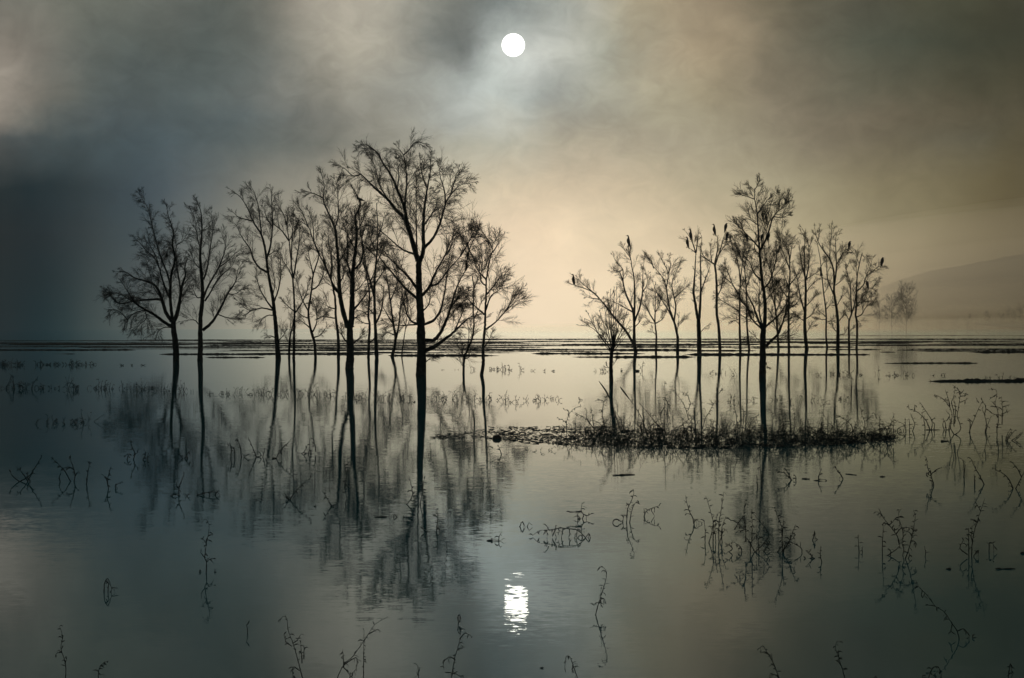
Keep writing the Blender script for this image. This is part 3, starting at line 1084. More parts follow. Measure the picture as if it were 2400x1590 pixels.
tree('biggest bare tree of the grove, its thick forked trunk standing nearest the reeds', 6, [
    (58, 40, [(350, 1578), (352, 1480), (352, 1400), (352, 1290), (358, 1195)]),
    (26, 4, [(365, 1205), (370, 1080), (365, 960), (350, 870), (335, 720), (325, 590), (315, 420), (308, 320), (290, 220), (285, 150), (240, 110)]),
    (7, 3, [(285, 155), (320, 100), (330, 70)]),
    (14, 3, [(332, 610), (370, 540), (400, 460), (430, 360), (475, 300), (480, 220), (470, 170)]),
    (18, 4, [(348, 1215), (315, 1140), (280, 1040), (240, 960), (215, 850)]),
    (12, 3, [(340, 1210), (260, 1130), (240, 1080), (200, 1000)]),
    (12, 4, [(350, 1195), (325, 1080), (325, 940), (328, 850)]),
    (11, 3, [(345, 850), (290, 790), (250, 700), (200, 640), (160, 600)]),
    (12, 3, [(362, 905), (410, 840), (440, 740), (460, 640), (450, 560)]),
    (11, 3, [(328, 600), (270, 530), (200, 460), (130, 370)]),
    (22, 6, [(365, 1355), (420, 1300), (465, 1260), (500, 1180), (530, 1080), (560, 1030)]),
    (6, 2, [(465, 1268), (540, 1255)]),
    (14, 4, [(370, 1200), (440, 1140), (490, 1090), (540, 1000), (550, 900)]),
    (8, 3, [(470, 310), (530, 270), (570, 220)]),
    (8, 3, [(440, 355), (510, 360), (560, 330)]),
    (7, 3, [(290, 220), (230, 200), (170, 185)]),
    (8, 3, [(312, 330), (370, 250), (410, 200)]),
    (8, 3, [(318, 420), (260, 380), (200, 350)]),
    (8, 3, [(325, 640), (290, 600), (300, 500)]),
    (6, 3, [(340, 580), (345, 545), (343, 525)]),
    (8, 3, [(460, 640), (490, 560), (480, 490)]),
    (8, 3, [(368, 1000), (420, 940), (470, 860)]),
    (8, 3, [(320, 1150), (270, 1160), (240, 1120)]),
    (7, 2, [(352, 1330), (310, 1290), (270, 1250)]),
    (8, 4, [(378, 1470), (384, 1495), (386, 1500)]),
], 33, dens=1.23, size=0.88, group=GRT)

tree('low forked bare tree half hidden behind the big grove tree', 6, [
    (21, 12, [(472, 1367), (465, 1240), (455, 1120), (445, 1020)]),
    (11, 3, [(468, 1245), (510, 1150), (545, 1060), (560, 980)]),
    (9, 3, [(446, 1040), (420, 960), (390, 880)]),
    (9, 3, [(452, 1085), (490, 1000), (510, 920), (520, 840)]),
    (8, 3, [(445, 1030), (450, 940), (440, 860)]),
    (7, 2, [(458, 1130), (420, 1110), (400, 1060)]),
    (8, 4, [(446, 1030), (430, 860), (405, 680), (396, 535)]),
    (6, 4, [(425, 820), (380, 680), (345, 540)]),
], 34, dens=1.23, size=0.85, group=GRT)

tree('straight bare tree with many steep limbs beyond the big grove tree', 6, [
    (21, 7, [(552, 1371), (550, 1200), (550, 1050), (555, 900), (560, 760), (550, 600)]),
    (10, 3, [(557, 880), (610, 810), (640, 760)]),
    (10, 3, [(560, 760), (520, 660), (490, 590), (460, 540)]),
    (8, 3, [(551, 1055), (600, 1030), (640, 980)]),
    (8, 3, [(555, 905), (520, 820), (500, 760)]),
    (8, 3, [(557, 700), (570, 600), (560, 500)]),
    (8, 3, [(553, 980), (500, 920), (480, 850)]),
    (7, 3, [(553, 650), (530, 560), (540, 480)]),
    (7, 2, [(550, 1190), (590, 1150), (620, 1120)]),
], 35, dens=1.29, size=0.88, group=GRT)

tree('stout bare tree topped with several tall bare rods in the bird grove', 7, [
    (38, 20, [(168, 1392), (155, 1280), (148, 1140), (155, 980), (158, 850), (155, 735)]),
    (14, 4, [(155, 745), (145, 600), (145, 450), (150, 290), (105, 200)]),
    (12, 4, [(148, 690), (110, 520), (100, 400), (85, 365)]),
    (13, 4, [(160, 735), (185, 600), (190, 450), (170, 350), (95, 235)]),
    (7, 3, [(188, 410), (210, 370), (232, 330)]),
    (14, 4, [(148, 1040), (125, 960), (100, 860), (70, 690), (10, 560)]),
    (10, 3, [(160, 725), (230, 680), (290, 640)]),
    (10, 3, [(150, 1110), (220, 1060), (260, 980)]),
    (8, 3, [(157, 1250), (200, 1190), (245, 1170)]),
    (10, 3, [(157, 860), (210, 780), (280, 720)]),
    (9, 3, [(153, 990), (210, 930), (270, 850)]),
    (8, 3, [(80, 730), (120, 640), (110, 560)]),
    (8, 3, [(150, 1130), (90, 1090), (30, 1060)]),
], 36, dens=0.95, size=0.83, group=GRT)

tree('thin wavy bare tree with a dark knot halfway up its stem', 7, [
    (21, 5, [(365, 1382), (355, 1260), (355, 1050), (335, 880), (315, 700), (300, 540), (280, 430), (265, 350)]),
    (8, 3, [(354, 1085), (290, 1030), (250, 990)]),
    (8, 3, [(353, 1015), (400, 960), (430, 920)]),
    (7, 3, [(355, 1112), (300, 1110), (260, 1090)]),
    (7, 3, [(356, 1140), (420, 1110), (440, 1080)]),
    (26, 10, [(312, 690), (304, 650), (298, 615)]),
    (6, 3, [(332, 860), (370, 800), (380, 730)]),
    (6, 3, [(305, 600), (340, 540), (350, 500)]),
], 37, dens=0.84, size=0.73, group=GRT)

tree('bare grove tree with a swaying stem and a long hooked limb at its top', 7, [
    (36, 20, [(468, 1388), (470, 1250), (468, 1120), (450, 960), (432, 850), (436, 745)]),
    (16, 4, [(434, 755), (425, 620), (385, 520), (320, 430), (275, 350), (255, 280), (242, 200)]),
    (6, 3, [(258, 290), (240, 285), (228, 265)]),
    (14, 4, [(440, 755), (455, 600), (450, 450), (450, 320), (478, 240)]),
    (9, 3, [(392, 525), (395, 400), (408, 290), (408, 190)]),
    (11, 4, [(458, 580), (500, 500), (545, 435), (580, 428), (620, 395)]),
    (12, 4, [(438, 890), (400, 800), (365, 690), (360, 500)]),
    (9, 3, [(468, 1140), (530, 1060), (560, 1030)]),
    (8, 3, [(470, 1265), (540, 1240), (560, 1190)]),
    (7, 3, [(445, 780), (520, 720), (550, 660)]),
    (7, 3, [(456, 620), (490, 540), (510, 480), (515, 370)]),
    (6, 3, [(275, 350), (290, 290), (290, 190)]),
    (8, 3, [(470, 1240), (430, 1200), (410, 1140)]),
    (8, 3, [(452, 990), (500, 900), (530, 820)]),
], 38, dens=0.76, size=0.76, group=GRT)

tree('bare tree forked like a tuning fork next to the outermost one of the grove', 7, [
    (25, 16, [(578, 1382), (575, 1240), (576, 1120)]),
    (14, 4, [(577, 1125), (600, 1060), (630, 960), (645, 850), (645, 750)]),
    (12, 4, [(600, 1050), (595, 880), (585, 740), (550, 650), (540, 560)]),
    (8, 3, [(576, 1115), (545, 1050), (530, 960)]),
    (7, 3, [(590, 800), (560, 740), (555, 690)]),
    (6, 3, [(640, 880), (670, 800), (690, 740)]),
    (6, 3, [(578, 1230), (600, 1210), (620, 1180)]),
    (6, 3, [(548, 640), (570, 570), (590, 560)]),
], 39, dens=1.01, size=0.73, group=GRT)

tree('outermost bare tree of the grove beside the misty tree, one limb reaching out', 7, [
    (25, 8, [(650, 1388), (655, 1250), (652, 1130), (640, 1070), (650, 950), (650, 830), (655, 700), (680, 560), (705, 465)]),
    (10, 3, [(645, 1090), (700, 1060), (740, 990), (790, 950), (860, 900)]),
    (9, 3, [(650, 990), (700, 900), (740, 850), (755, 810)]),
    (11, 4, [(653, 840), (720, 770), (740, 700), (780, 600), (800, 530), (825, 495)]),
    (9, 4, [(740, 695), (800, 650), (860, 602), (935, 595)]),
    (7, 3, [(740, 860), (770, 815), (840, 818)]),
    (7, 3, [(655, 700), (645, 620), (660, 450)]),
    (6, 3, [(668, 560), (640, 490), (600, 460), (550, 470)]),
    (8, 3, [(650, 950), (720, 940), (800, 930)]),
    (7, 3, [(660, 980), (740, 920), (820, 860)]),
    (7, 3, [(800, 815), (830, 770), (840, 720)]),
    (7, 3, [(700, 480), (740, 520), (760, 500)]),
    (6, 2, [(655, 1110), (680, 1150), (690, 1180)]),
], 40, dens=1.23, size=0.76, group=GRT)


# --- trees and bushes on the far shore, lost in the mist
def far_tree(px, py, Y, h, seed, label, name='misty_tree', wide=0.34, cat='tree', group=None, dens=1.0):
    rng = np.random.default_rng(seed)
    b = at(px, py, Y)
    b[2] = float(shore_z(np.array(b[0]), np.array(b[1])))
    made = []
    K = 9
    trunk = np.array([b + np.array([rng.normal(0, .04) * h * .3, rng.normal(0, .04) * h * .3, 0]) * (k / K) + np.array([0, 0, h * 0.93 * k / (K - 1)]) for k in range(K)])
    made.append((trunk, np.linspace(0.010 * h, 0.002 * h, K)))
    for j in range(int(26 * dens)):
        t = 0.10 + 0.86 * (j + rng.random()) / (26 * dens)
        i = int(t * (K - 1))
        p = trunk[i]
        a = rng.uniform(0, 6.283)
        L = h * wide * (0.55 + 0.6 * math.sin(math.pi * min(1, t * 0.9 + 0.1))) * rng.uniform(0.7, 1.1)
        d = np.array([[math.cos(a), math.sin(a), rng.uniform(0.5, 1.1)]])
        P = grow(rng, p[None], d, np.array([L]), 6, 0.12, 0.1)[0]
        made.append((P, np.linspace(0.0022 * h, 0.0007 * h, 6)))
    finish_tree(name, label, b, made, seed, dens=0.30, size=h / 10.0, cat=cat, group=group, twig_r=0.95)


far_tree(2124, 765, 990, 19.0, 201, 'large pale tree in the mist beyond the grove', wide=0.36, dens=2.0)
far_tree(2090, 767, 1000, 15.5, 202, 'fainter narrow tree just beside the large misty one, on the grove side', wide=0.30, dens=1.3)
far_tree(2062, 768, 1010, 13.8, 203, 'barely visible misty tree directly behind the outermost grove tree', wide=0.32, dens=1.2)
for j, (px, h) in enumerate([(2176, 3.4), (2205, 4.2), (2238, 5.0), (2268, 5.6), (2290, 3.6), (2318, 5.2), (2345, 4.6), (2372, 6.2), (2396, 7.5)]):
    far_tree(px, 770, 985 + 7 * (j % 3), h * 1.15, 210 + j, 'small dim bush, %s from the left in the row along the misty far shore' % 'first second third fourth fifth sixth seventh eighth ninth'.split()[j], name='misty_bush', wide=0.45, cat='bush', group='bushes along the far shore', dens=0.5)


# ------------------------------------------------------------------ birds
def loft(spine, rad, flat, sides=10):
    spine = np.array(spine, float)
    q = catmull(np.c_[spine, np.array(rad)[:, None], np.array(flat)[:, None]], 0.02)
    P, R, Fl = q[:, :3], np.maximum(q[:, 3], 0.002), q[:, 4]
    T = np.gradient(P, axis=0)
    T = unit(T)
    side = np.tile(np.array([0, 1.0, 0]), (len(P), 1))
    B = unit(np.cross(T, side))
    ang = np.arange(sides) * 2 * np.pi / sides
    V = P[:, None] + R[:, None, None] * (np.cos(ang)[None, :, None] * side[:, None] * Fl[:, None, None] + np.sin(ang)[None, :, None] * B[:, None])
    idx = np.arange(len(P) * sides).reshape(len(P), sides)
    a, b = idx[:-1], idx[1:]
    Fq = np.stack([a, np.roll(a, -1, 1), np.roll(b, -1, 1), b], -1).reshape(-1, 4)
    return V.reshape(-1, 3), Fq


POSES = {
    'upright': ([(-.13, 0, -.16), (-.09, 0, -.02), (-.045, 0, .12), (0, 0, .26), (.015, 0, .38), (.0, 0, .49), (.01, 0, .57), (.04, 0, .635), (.085, 0, .645), (.14, 0, .635), (.19, 0, .628)],
                [.018, .035, .075, .105, .095, .055, .038, .040, .030, .012, .004], [1.9, 1.6, 1.05, 1, 1, 1, 1, 1, 1, 1, 1]),
    'hunched': ([(-.10, 0, -.14), (-.07, 0, -.02), (-.03, 0, .12), (0, 0, .26), (.02, 0, .37), (.035, 0, .45), (.05, 0, .495), (.09, 0, .50), (.14, 0, .485), (.18, 0, .475)],
                [.018, .04, .085, .115, .110, .075, .048, .032, .012, .004], [1.9, 1.6, 1.05, 1, 1, 1, 1, 1, 1, 1]),
    'level': ([(-.40, 0, .06), (-.26, 0, .10), (-.12, 0, .15), (.03, 0, .20), (.14, 0, .27), (.19, 0, .36), (.22, 0, .44), (.26, 0, .46), (.31, 0, .45), (.36, 0, .44)],
              [.012, .045, .09, .105, .085, .05, .036, .034, .013, .004], [2.2, 1.5, 1.1, 1, 1, 1, 1, 1, 1, 1]),
}


def bird(px, py, pose, face, label, size=1.0):
    best = min((q for q in LIMB_POINTS if px < 1200 or q[2][1] > 180), key=lambda q: (q[0] - px) ** 2 + (q[1] - py) ** 2)
    p = best[2]
    root = empty('cormorant', p)
    tag(root, label, 'bird', 'birds perched in the trees')
    sp, ra, fl = POSES[pose]
    V, Fq = loft(sp, ra, fl)
    V = V + np.array([0, 0, 0.06])
    size = size * 1.3
    V[:, 0] *= face
    if face < 0:
        Fq = Fq[:, ::-1]
    mesh_obj('body', V * size, Fq, FEATHER, root)
    for s in (-1, 1):
        t = Tubes()
        x0 = 0.0 if pose != 'level' else -0.02
        t.one(np.array([(x0 * face, s * .04, .17), (x0 * face, s * .04, .06), (x0 * face + .012 * face, s * .04, 0.004), (x0 * face + .05 * face, s * .04, -0.005)]) * size, np.array([.022, .014, .013, .007]) * size, 5)
        t.build('leg', LEGS, root)
    root.rotation_euler = (0, 0, random.Random(int(px)).uniform(-0.5, 0.5))
    return root


bird(1342, 674, 'upright', -1, 'black bird at the end of the long sideways limb over open water')
bird(1473, 580, 'upright', -1, 'black bird alone on top of the bare spike above the long-limbed tree', 1.1)
bird(1611, 581, 'upright', -1, 'lower of two birds on the left spike of the double-stemmed tree')
bird(1619, 563, 'upright', -1, 'upper of two birds on the left spike of the double-stemmed tree')
bird(1674, 551, 'upright', -1, 'leftmost of the three birds on the small fan of limbs')
bird(1701, 543, 'hunched', 1, 'highest of the three birds on the small fan of limbs', 0.95)
bird(1704, 563, 'hunched', 1, 'lowest of the three birds, tucked beside the twigs of the big grove tree', 0.95)
bird(1756, 561, 'hunched', -1, 'leftmost bird inside the big grove tree, on its slanting limb', 0.95)
bird(1785, 563, 'hunched', 1, 'bird pressed against the upper stem of the big grove tree', 0.9)
bird(1801, 562, 'hunched', 1, 'bird just past the upper stem of the big grove tree', 1.0)
bird(1990, 584, 'hunched', 1, 'bird on the outer branch of the tree with the hooked top limb')
bird(2067, 625, 'hunched', 1, 'hunched bird farthest out on the limb on the misty side', 1.15)
bird(2031, 675, 'hunched', -1, 'lowest bird of the grove, inside the outermost tree')
bird(844, 476, 'level', -1, 'only bird in the wide clump, stretched forward on a treetop branch', 0.6)


# ------------------------------------------------------------------ weeds, reeds and driftwood
PZ = {'A': (0, 760, 2367 / 800), 'B': (800, 760, 2367 / 800), 'C': (1600, 760, 2367 / 800), 'D': (0, 1160, 2367 / 800), 'E': (800, 1160, 2367 / 800), 'F': (1600, 1160, 2367 / 800),
      'R': (1300, 860, 2367 / 400), 'S': (1700, 860, 2367 / 400), 'T': (2050, 860, 2367 / 350)}


def leafy(tb, rng, P, n, ln, r, hang=0.6):
    """small withered side shoots and leaves on a stem"""
    if n < 1:
        return
    s, d, t = spawn(rng, P[None], n, 0.22, 35, 80)
    Ls = rng.uniform(0.4, 1.3, n) * ln
    Q = grow(rng, s, d, Ls, 5, 0.05, 0.22, hang * 0.22)
    tb.batch(Q, r * np.array([0.40, 0.95, 1.25, 0.8, 0.15])[None] * rng.uniform(0.45, 1.5, (n, 1)), 3)


def stem_plant(zoom, base_y, stems, label, seed, name='flooded_weed', r_px=2.2, leaves=9, leaf_px=16, cat='weed', group=None, spread=0.6):
    """stems: polylines in a magnified view of the photograph; base_y is the waterline row there"""
    ox, oy, s = PZ[zoom]
    rng = np.random.default_rng(seed)
    bx = stems[0][0][0]
    base = ground(ox + bx / s, oy + base_y / s)
    Y = base[1]
    mpp = Y / F
    root = empty(name, base)
    tag(root, label, cat, group)
    lf = Tubes()
    for st in stems:
        q = catmull(np.array([(ox + x / s, oy + y / s) for x, y in st]), 3.0)
        seg = np.r_[0, np.cumsum(np.linalg.norm(np.diff(q, axis=0), axis=1))]
        slope = rng.uniform(-spread, spread)
        off = rng.uniform(-0.06, 0.06)
        P = np.array([at(a, b, Y + off + slope * c * mpp) for (a, b), c in zip(q, seg)])
        if abs(st[0][1] - base_y) < 14:
            foot = P[0].copy()
            foot[2] = -0.12
            P = np.vstack([foot, P])
        if abs(st[-1][1] - base_y) < 6:
            foot = P[-1].copy()
            foot[2] = -0.10
            P = np.vstack([P, foot])
        P[1:-1] += rng.normal(0, 0.28 * mpp, P[1:-1].shape)
        n = len(P)
        R = np.linspace(r_px * 1.2, r_px * 0.38, n) * mpp * 0.5 * np.clip(1 + 0.15 * rng.normal(0, 1, n), 0.7, 1.4)
        t = Tubes()
        t.one(rel(P, base), R, 5)
        t.build('stem', WEED, root)
        k = int(round(leaves * min(1.6, seg[-1] / 60.0)))
        leafy(lf, rng, rel(P, base), k, leaf_px * mpp, r_px * mpp * 0.45)
    c = lf.build('leaves', WEED, root)
    if c:
        tag(c, kind='stuff')
    return root


# foreground plants, traced one by one: (view, waterline row, stems, label)
PL = [
    ('A', 1092, [[(140, 1092), (205, 1050), (250, 985), (292, 912)], [(196, 1092), (160, 1040), (112, 985)], [(134, 1092), (85, 1050), (62, 1008)], [(190, 1092), (215, 1050), (235, 1030)], [(210, 1092), (190, 1050), (195, 1020)]],
     'tangle of crossed weed stems nearest the dark side edge of the water'),
    ('A', 1092, [[(490, 1092), (450, 1020), (400, 965), (355, 925)], [(418, 1092), (412, 1060), (420, 1030)]], 'long bowed weed stem arching away from a kink at the water, dark side'),
    ('A', 1090, [[(515, 1090), (520, 1040), (500, 970), (480, 920)], [(520, 1060), (535, 1030), (550, 1025)], [(512, 1010), (480, 990), (440, 1000)]], 'upright leafy weed stem just beside the bowed one'),
    ('A', 1110, [[(600, 1110), (606, 1060), (615, 1000), (622, 950)]], 'single thin weed stem standing alone on the dark water'),
    ('A', 1140, [[(752, 1140), (745, 1090), (755, 1040), (770, 990)], [(748, 1100), (730, 1060), (720, 1050)], [(805, 1140), (800, 1120), (848, 1092)]], 'small weed with a forked top and a squared loop beside it'),
    ('A', 1192, [[(1240, 1192), (1243, 1130), (1262, 1080), (1278, 1030)], [(1243, 1140), (1215, 1110)], [(1180, 1192), (1210, 1180), (1240, 1190)]], 'weed stem rising where the first tree reflection ends'),
    ('A', 1192, [[(1340, 1235), (1325, 1215), (1300, 1192), (1320, 1165)], [(1300, 1192), (1285, 1176)]], 'short bent twig leaning in the water beside the boat-shaped loop'),
    ('A', 1186, [[(1362, 1186), (1400, 1178), (1440, 1168), (1500, 1166), (1525, 1180)], [(1455, 1186), (1456, 1166)], [(1490, 1186), (1500, 1172), (1520, 1150)], [(1410, 1186), (1420, 1175)], [(1372, 1186), (1364, 1160)]], 'low arched weed that makes a boat-shaped loop with its reflection'),
    ('D', 540, [[(1430, 548), (1432, 470), (1420, 430), (1432, 340), (1450, 240), (1440, 180), (1412, 168)], [(1424, 440), (1400, 410), (1388, 398)], [(1432, 465), (1460, 445), (1492, 445)], [(1434, 350), (1415, 315), (1400, 300)], [(1384, 548), (1386, 520), (1402, 548)], [(1466, 556), (1495, 532), (1500, 558)]],
     'tall slim leafy stem rising alone from the dark open water'),
    ('D', 676, [[(722, 676), (724, 615), (748, 582), (772, 645), (770, 676)], [(748, 676), (752, 630), (748, 600)], [(772, 645), (795, 645)]], 'lens-shaped bent twig standing in the dark open water'),
    ('D', 1290, [[(455, 1290), (455, 1180), (425, 1070), (432, 985), (414, 910)], [(428, 1090), (400, 1095), (386, 1110)], [(432, 1000), (440, 975)], [(452, 1165), (465, 1130)]], 'forked weed cut by the lower picture edge near the dark corner'),
    ('D', 1290, [[(678, 1290), (690, 1200), (720, 1165), (758, 1152)], [(684, 1240), (700, 1250)], [(700, 1185), (725, 1200)]], 'stub of weed with a tufted bent head at the lower edge'),
    ('D', 965, [[(1716, 965), (1718, 930), (1704, 895)]], 'short dark twig poking up alone between two tall weeds'),
    ('D', 1282, [[(2100, 1282), (2075, 1180), (2035, 1040), (2000, 940), (1990, 860), (1960, 845), (1938, 890)], [(2030, 1030), (2060, 1010), (2085, 970)], [(2025, 1050), (1985, 1020), (1968, 970)], [(2080, 1220), (2035, 1195), (2030, 1272)], [(2095, 1170), (2085, 1020)], [(2108, 1140), (2108, 1040)]],
     'tall leaning weed with a curled drooping tip at the lower edge'),
    ('E', 1290, [[(-60, 1350), (10, 1190), (80, 1120), (160, 1010), (235, 900), (325, 845)], [(10, 1190), (60, 1250), (95, 1290)], [(20, 1180), (100, 1130), (105, 1200), (60, 1250)], [(155, 1290), (155, 1100), (158, 940)], [(18, 1200), (10, 1070)], [(190, 965), (250, 935), (265, 955)]],
     'long weed stem slanting up to one side from a tangle at the lower edge'),
    ('E', 1290, [[(762, 1290), (785, 1140), (815, 1040), (825, 970), (840, 910)], [(785, 1140), (750, 1125), (710, 1160), (708, 1200)], [(820, 1000), (860, 960), (912, 985)], [(812, 1070), (860, 1052)], [(720, 1230), (780, 1238), (850, 1268)], [(770, 1240), (810, 1225)]],
     'many-armed weed at the lower edge with a floating pod above its tip'),
    ('E', 895, [[(812, 895), (808, 855), (818, 830), (820, 862), (812, 895)]], 'tiny pod-shaped weed tip floating just above the many-armed weed'),
    ('E', 1290, [[(532, 1290), (536, 1240), (528, 1180)]], 'short straight sprout at the lower edge between two big weeds'),
    ('E', 836, [[(1762, 836), (1780, 770), (1805, 690), (1828, 610), (1840, 550), (1825, 510), (1788, 500)], [(1800, 700), (1800, 660)], [(1790, 750), (1765, 750), (1752, 770)], [(1800, 725), (1825, 720), (1828, 745)], [(1798, 730), (1800, 778)]],
     'S-curved leafy weed standing alone on the bright water past the sun glitter'),
    ('E', 1290, [[(1645, 1290), (1610, 1190), (1585, 1125), (1560, 1122), (1550, 1192)], [(1605, 1180), (1600, 1240)], [(1620, 1290), (1625, 1255)]], 'hooked weed tip at the lower edge below the S-curved weed'),
    ('E', 318, [[(1092, 318), (1095, 290), (1104, 268)], [(1010, 318), (1040, 314), (1085, 316), (1104, 318)]], 'small flat twig with one upright shoot before the fish-shaped arch'),
    ('E', 298, [[(1695, 298), (1640, 246), (1580, 236), (1510, 232), (1440, 244), (1370, 250), (1328, 282)], [(1635, 246), (1632, 300)], [(1640, 246), (1642, 222)], [(1582, 238), (1585, 290)], [(1538, 236), (1526, 290)], [(1505, 234), (1512, 258), (1490, 262)], [(1480, 238), (1482, 278)], [(1460, 240), (1462, 272)], [(1425, 244), (1428, 288)], [(1412, 244), (1414, 270)], [(1694, 298), (1715, 268), (1716, 298)], [(1640, 298), (1660, 278), (1690, 290)], [(1490, 236), (1485, 212)], [(1440, 244), (1422, 212)]],
     'arched stem hung with dead leaves that makes a fish shape with its reflection'),
    ('E', 222, [[(1236, 222), (1258, 186), (1274, 222)], [(1288, 226), (1296, 204), (1306, 188)]], 'small diamond-shaped bent stem just before the fish-shaped arch'),
    ('E', 168, [[(1668, 172), (1680, 140), (1664, 110), (1670, 55)], [(1664, 115), (1630, 118), (1582, 125)], [(1680, 135), (1710, 145), (1736, 128)], [(1640, 168), (1635, 130)], [(1660, 168), (1640, 140)]], 'spiky little weed spreading its arms above the fish-shaped arch'),
    ('E', 192, [[(1978, 192), (1985, 100), (2005, 55), (2028, -10), (2022, -40)], [(2000, 192), (2012, 120), (2030, 70), (2058, 36)], [(1950, 192), (1960, 135)], [(1882, 190), (1905, 168), (1950, 188)], [(1995, 75), (1975, 55)]], 'slim two-stemmed weed on the bright water with a small pointed loop at its foot'),
    ('E', 150, [[(2100, 150), (2110, 120), (2150, 95), (2208, 74)], [(2104, 130), (2098, 95)], [(2150, 98), (2152, 118)], [(2170, 90), (2172, 108)]], 'short weed bending out flat beside the slim two-stemmed one'),
    ('F', 205, [[(78, 205), (70, 160), (45, 110), (28, 50), (20, 5)], [(60, 135), (30, 130)], [(80, 205), (85, 172), (140, 195)], [(50, 110), (25, 100)]], 'thin crooked weed next to the feathery thicket'),
    ('F', 330, [[(210, 335), (212, 200), (190, 100), (160, 10)], [(250, 335), (252, 200), (268, 100), (285, -20)], [(155, 335), (156, 250), (150, 180)], [(230, 335), (225, 230), (240, 130)], [(275, 335), (270, 240), (300, 150)], [(180, 335), (200, 270), (215, 180)], [(255, 335), (280, 260), (310, 240)]],
     'feathery thicket of upright seeded weeds below the big grove tree reflection'),
    ('F', 395, [[(440, 330), (435, 200), (425, 120), (435, 30)], [(480, 330), (482, 200), (478, 100)], [(300, 160), (370, 190), (430, 240)], [(505, 395), (560, 340), (597, 280), (550, 200), (490, 130)], [(360, 242), (415, 160), (430, 240), (380, 245)], [(470, 395), (475, 330), (520, 280)], [(530, 395), (525, 310), (505, 280)], [(410, 395), (400, 360), (345, 322)], [(320, 395), (345, 370), (290, 330)], [(500, 395), (460, 320), (430, 290)], [(560, 395), (585, 360), (610, 320)]],
     'second tangled thicket with a bowed hoop stem beside the feathery one'),
    ('F', 400, [[(694, 400), (690, 330), (685, 220), (655, 140), (640, 95), (600, 85)], [(690, 300), (700, 170)], [(700, 400), (715, 340), (780, 290)], [(695, 390), (740, 320), (782, 205)], [(828, 400), (825, 375), (795, 350), (745, 325)], [(655, 400), (680, 370), (710, 320)]],
     'crook-topped weed with straight spears leaning from its foot'),
    ('F', 440, [[(925, 452), (905, 435), (865, 445), (842, 438)], [(905, 435), (885, 415), (852, 388)], [(895, 430), (905, 410)]], 'low twiggy scrap lying on the water between the thickets and the tall trio'),
    ('F', 318, [[(898, 318), (910, 290), (915, 255), (918, 318)]], 'dark spindle-shaped leaf tip standing upright in the water'),
    ('F', 465, [[(965, 465), (955, 420), (956, 358)]], 'thin straight stalk beside the low twiggy scrap'),
    ('F', 400, [[(1224, 400), (1220, 330), (1216, 275)], [(1246, 400), (1246, 365)]], 'bare grass-thin stalk before the trio of leafy weeds'),
    ('F', 420, [[(1385, 420), (1386, 330), (1390, 250), (1392, 190)], [(1440, 420), (1442, 385)], [(1500, 345), (1490, 290), (1440, 220), (1390, 160), (1362, 125), (1335, 118)], [(1405, 430), (1480, 380), (1510, 335), (1490, 310)], [(1405, 200), (1440, 205), (1480, 160), (1500, 155)], [(1385, 150), (1360, 95)]],
     'leafy weed arching over to the brighter side, first of the tall trio'),
    ('F', 420, [[(1525, 420), (1535, 380), (1520, 330), (1530, 280), (1515, 210), (1498, 160), (1500, 100)], [(1480, 270), (1520, 230), (1590, 230)], [(1525, 345), (1560, 350)]], 'middle stem of the tall trio of leafy weeds'),
    ('F', 440, [[(1545, 440), (1570, 370), (1590, 290), (1605, 210), (1612, 150), (1600, 105)], [(1592, 290), (1570, 260), (1530, 250)], [(1585, 320), (1610, 325), (1615, 370)], [(1565, 440), (1575, 420), (1565, 395)], [(1600, 250), (1628, 245), (1605, 235)]], 'upright curling-leaved stem, last of the tall trio'),
    ('F', 430, [[(1680, 430), (1685, 400), (1678, 365)]], 'tiny stalk between the tall trio and the leaning leafy weed'),
    ('F', 430, [[(2005, 435), (2008, 340), (2025, 250), (2045, 180), (2070, 100), (2095, 30)], [(2010, 330), (2002, 290), (2008, 215)], [(2040, 190), (1995, 165)], [(2048, 160), (2065, 190)], [(1984, 430), (1983, 230)], [(1975, 415), (1925, 370), (1948, 310)], [(2020, 420), (2050, 385), (2050, 430)], [(2065, 110), (2035, 60)]],
     'tall leaning leafy weed with its head bent towards the far edge'),
    ('F', 390, [[(2125, 390), (2128, 332), (2155, 345), (2158, 390)]], 'bent stem making a small squared hoop on dark water'),
    ('F', 998, [[(1918, 998), (1900, 940), (1860, 880), (1810, 810), (1750, 770), (1690, 690), (1640, 640), (1615, 592)], [(1660, 660), (1655, 710)], [(1680, 680), (1665, 715)], [(1750, 770), (1700, 765)], [(1830, 840), (1812, 870)], [(1905, 945), (1950, 930), (1985, 975), (1984, 998)], [(1870, 900), (1855, 960)], [(1992, 1005), (2015, 988), (2018, 1005)]],
     'longest fallen stem slanting up over dark water towards the trio of weeds'),
    ('F', 1290, [[(1700, 1290), (1730, 1210), (1765, 1190), (1790, 1225), (1795, 1290)], [(1730, 1250), (1715, 1220)], [(1668, 1290), (1665, 1245)], [(1760, 1280), (1745, 1240)]], 'dark leafy tuft at the lower edge below the fallen stem'),
    ('F', 1290, [[(675, 1290), (650, 1220), (610, 1130), (575, 1075), (562, 1050), (542, 1055), (542, 1082)], [(620, 1150), (618, 1100)], [(640, 1180), (620, 1185)], [(670, 1275), (640, 1248), (602, 1265)]], 'crook-tipped weed at the lower edge, the paler one of two alike'),
    ('F', 1290, [[(1130, 1290), (1105, 1200), (1078, 1120), (1062, 1070), (1065, 1025), (1088, 1022)], [(1080, 1125), (1082, 1075)], [(1100, 1185), (1070, 1140)]], 'crook-tipped weed at the lower edge, the darker one of two alike'),
    ('F', 1290, [[(1340, 1290), (1330, 1262), (1350, 1258)], [(1335, 1290), (1345, 1265)]], 'small dark weed head barely showing at the lower edge'),
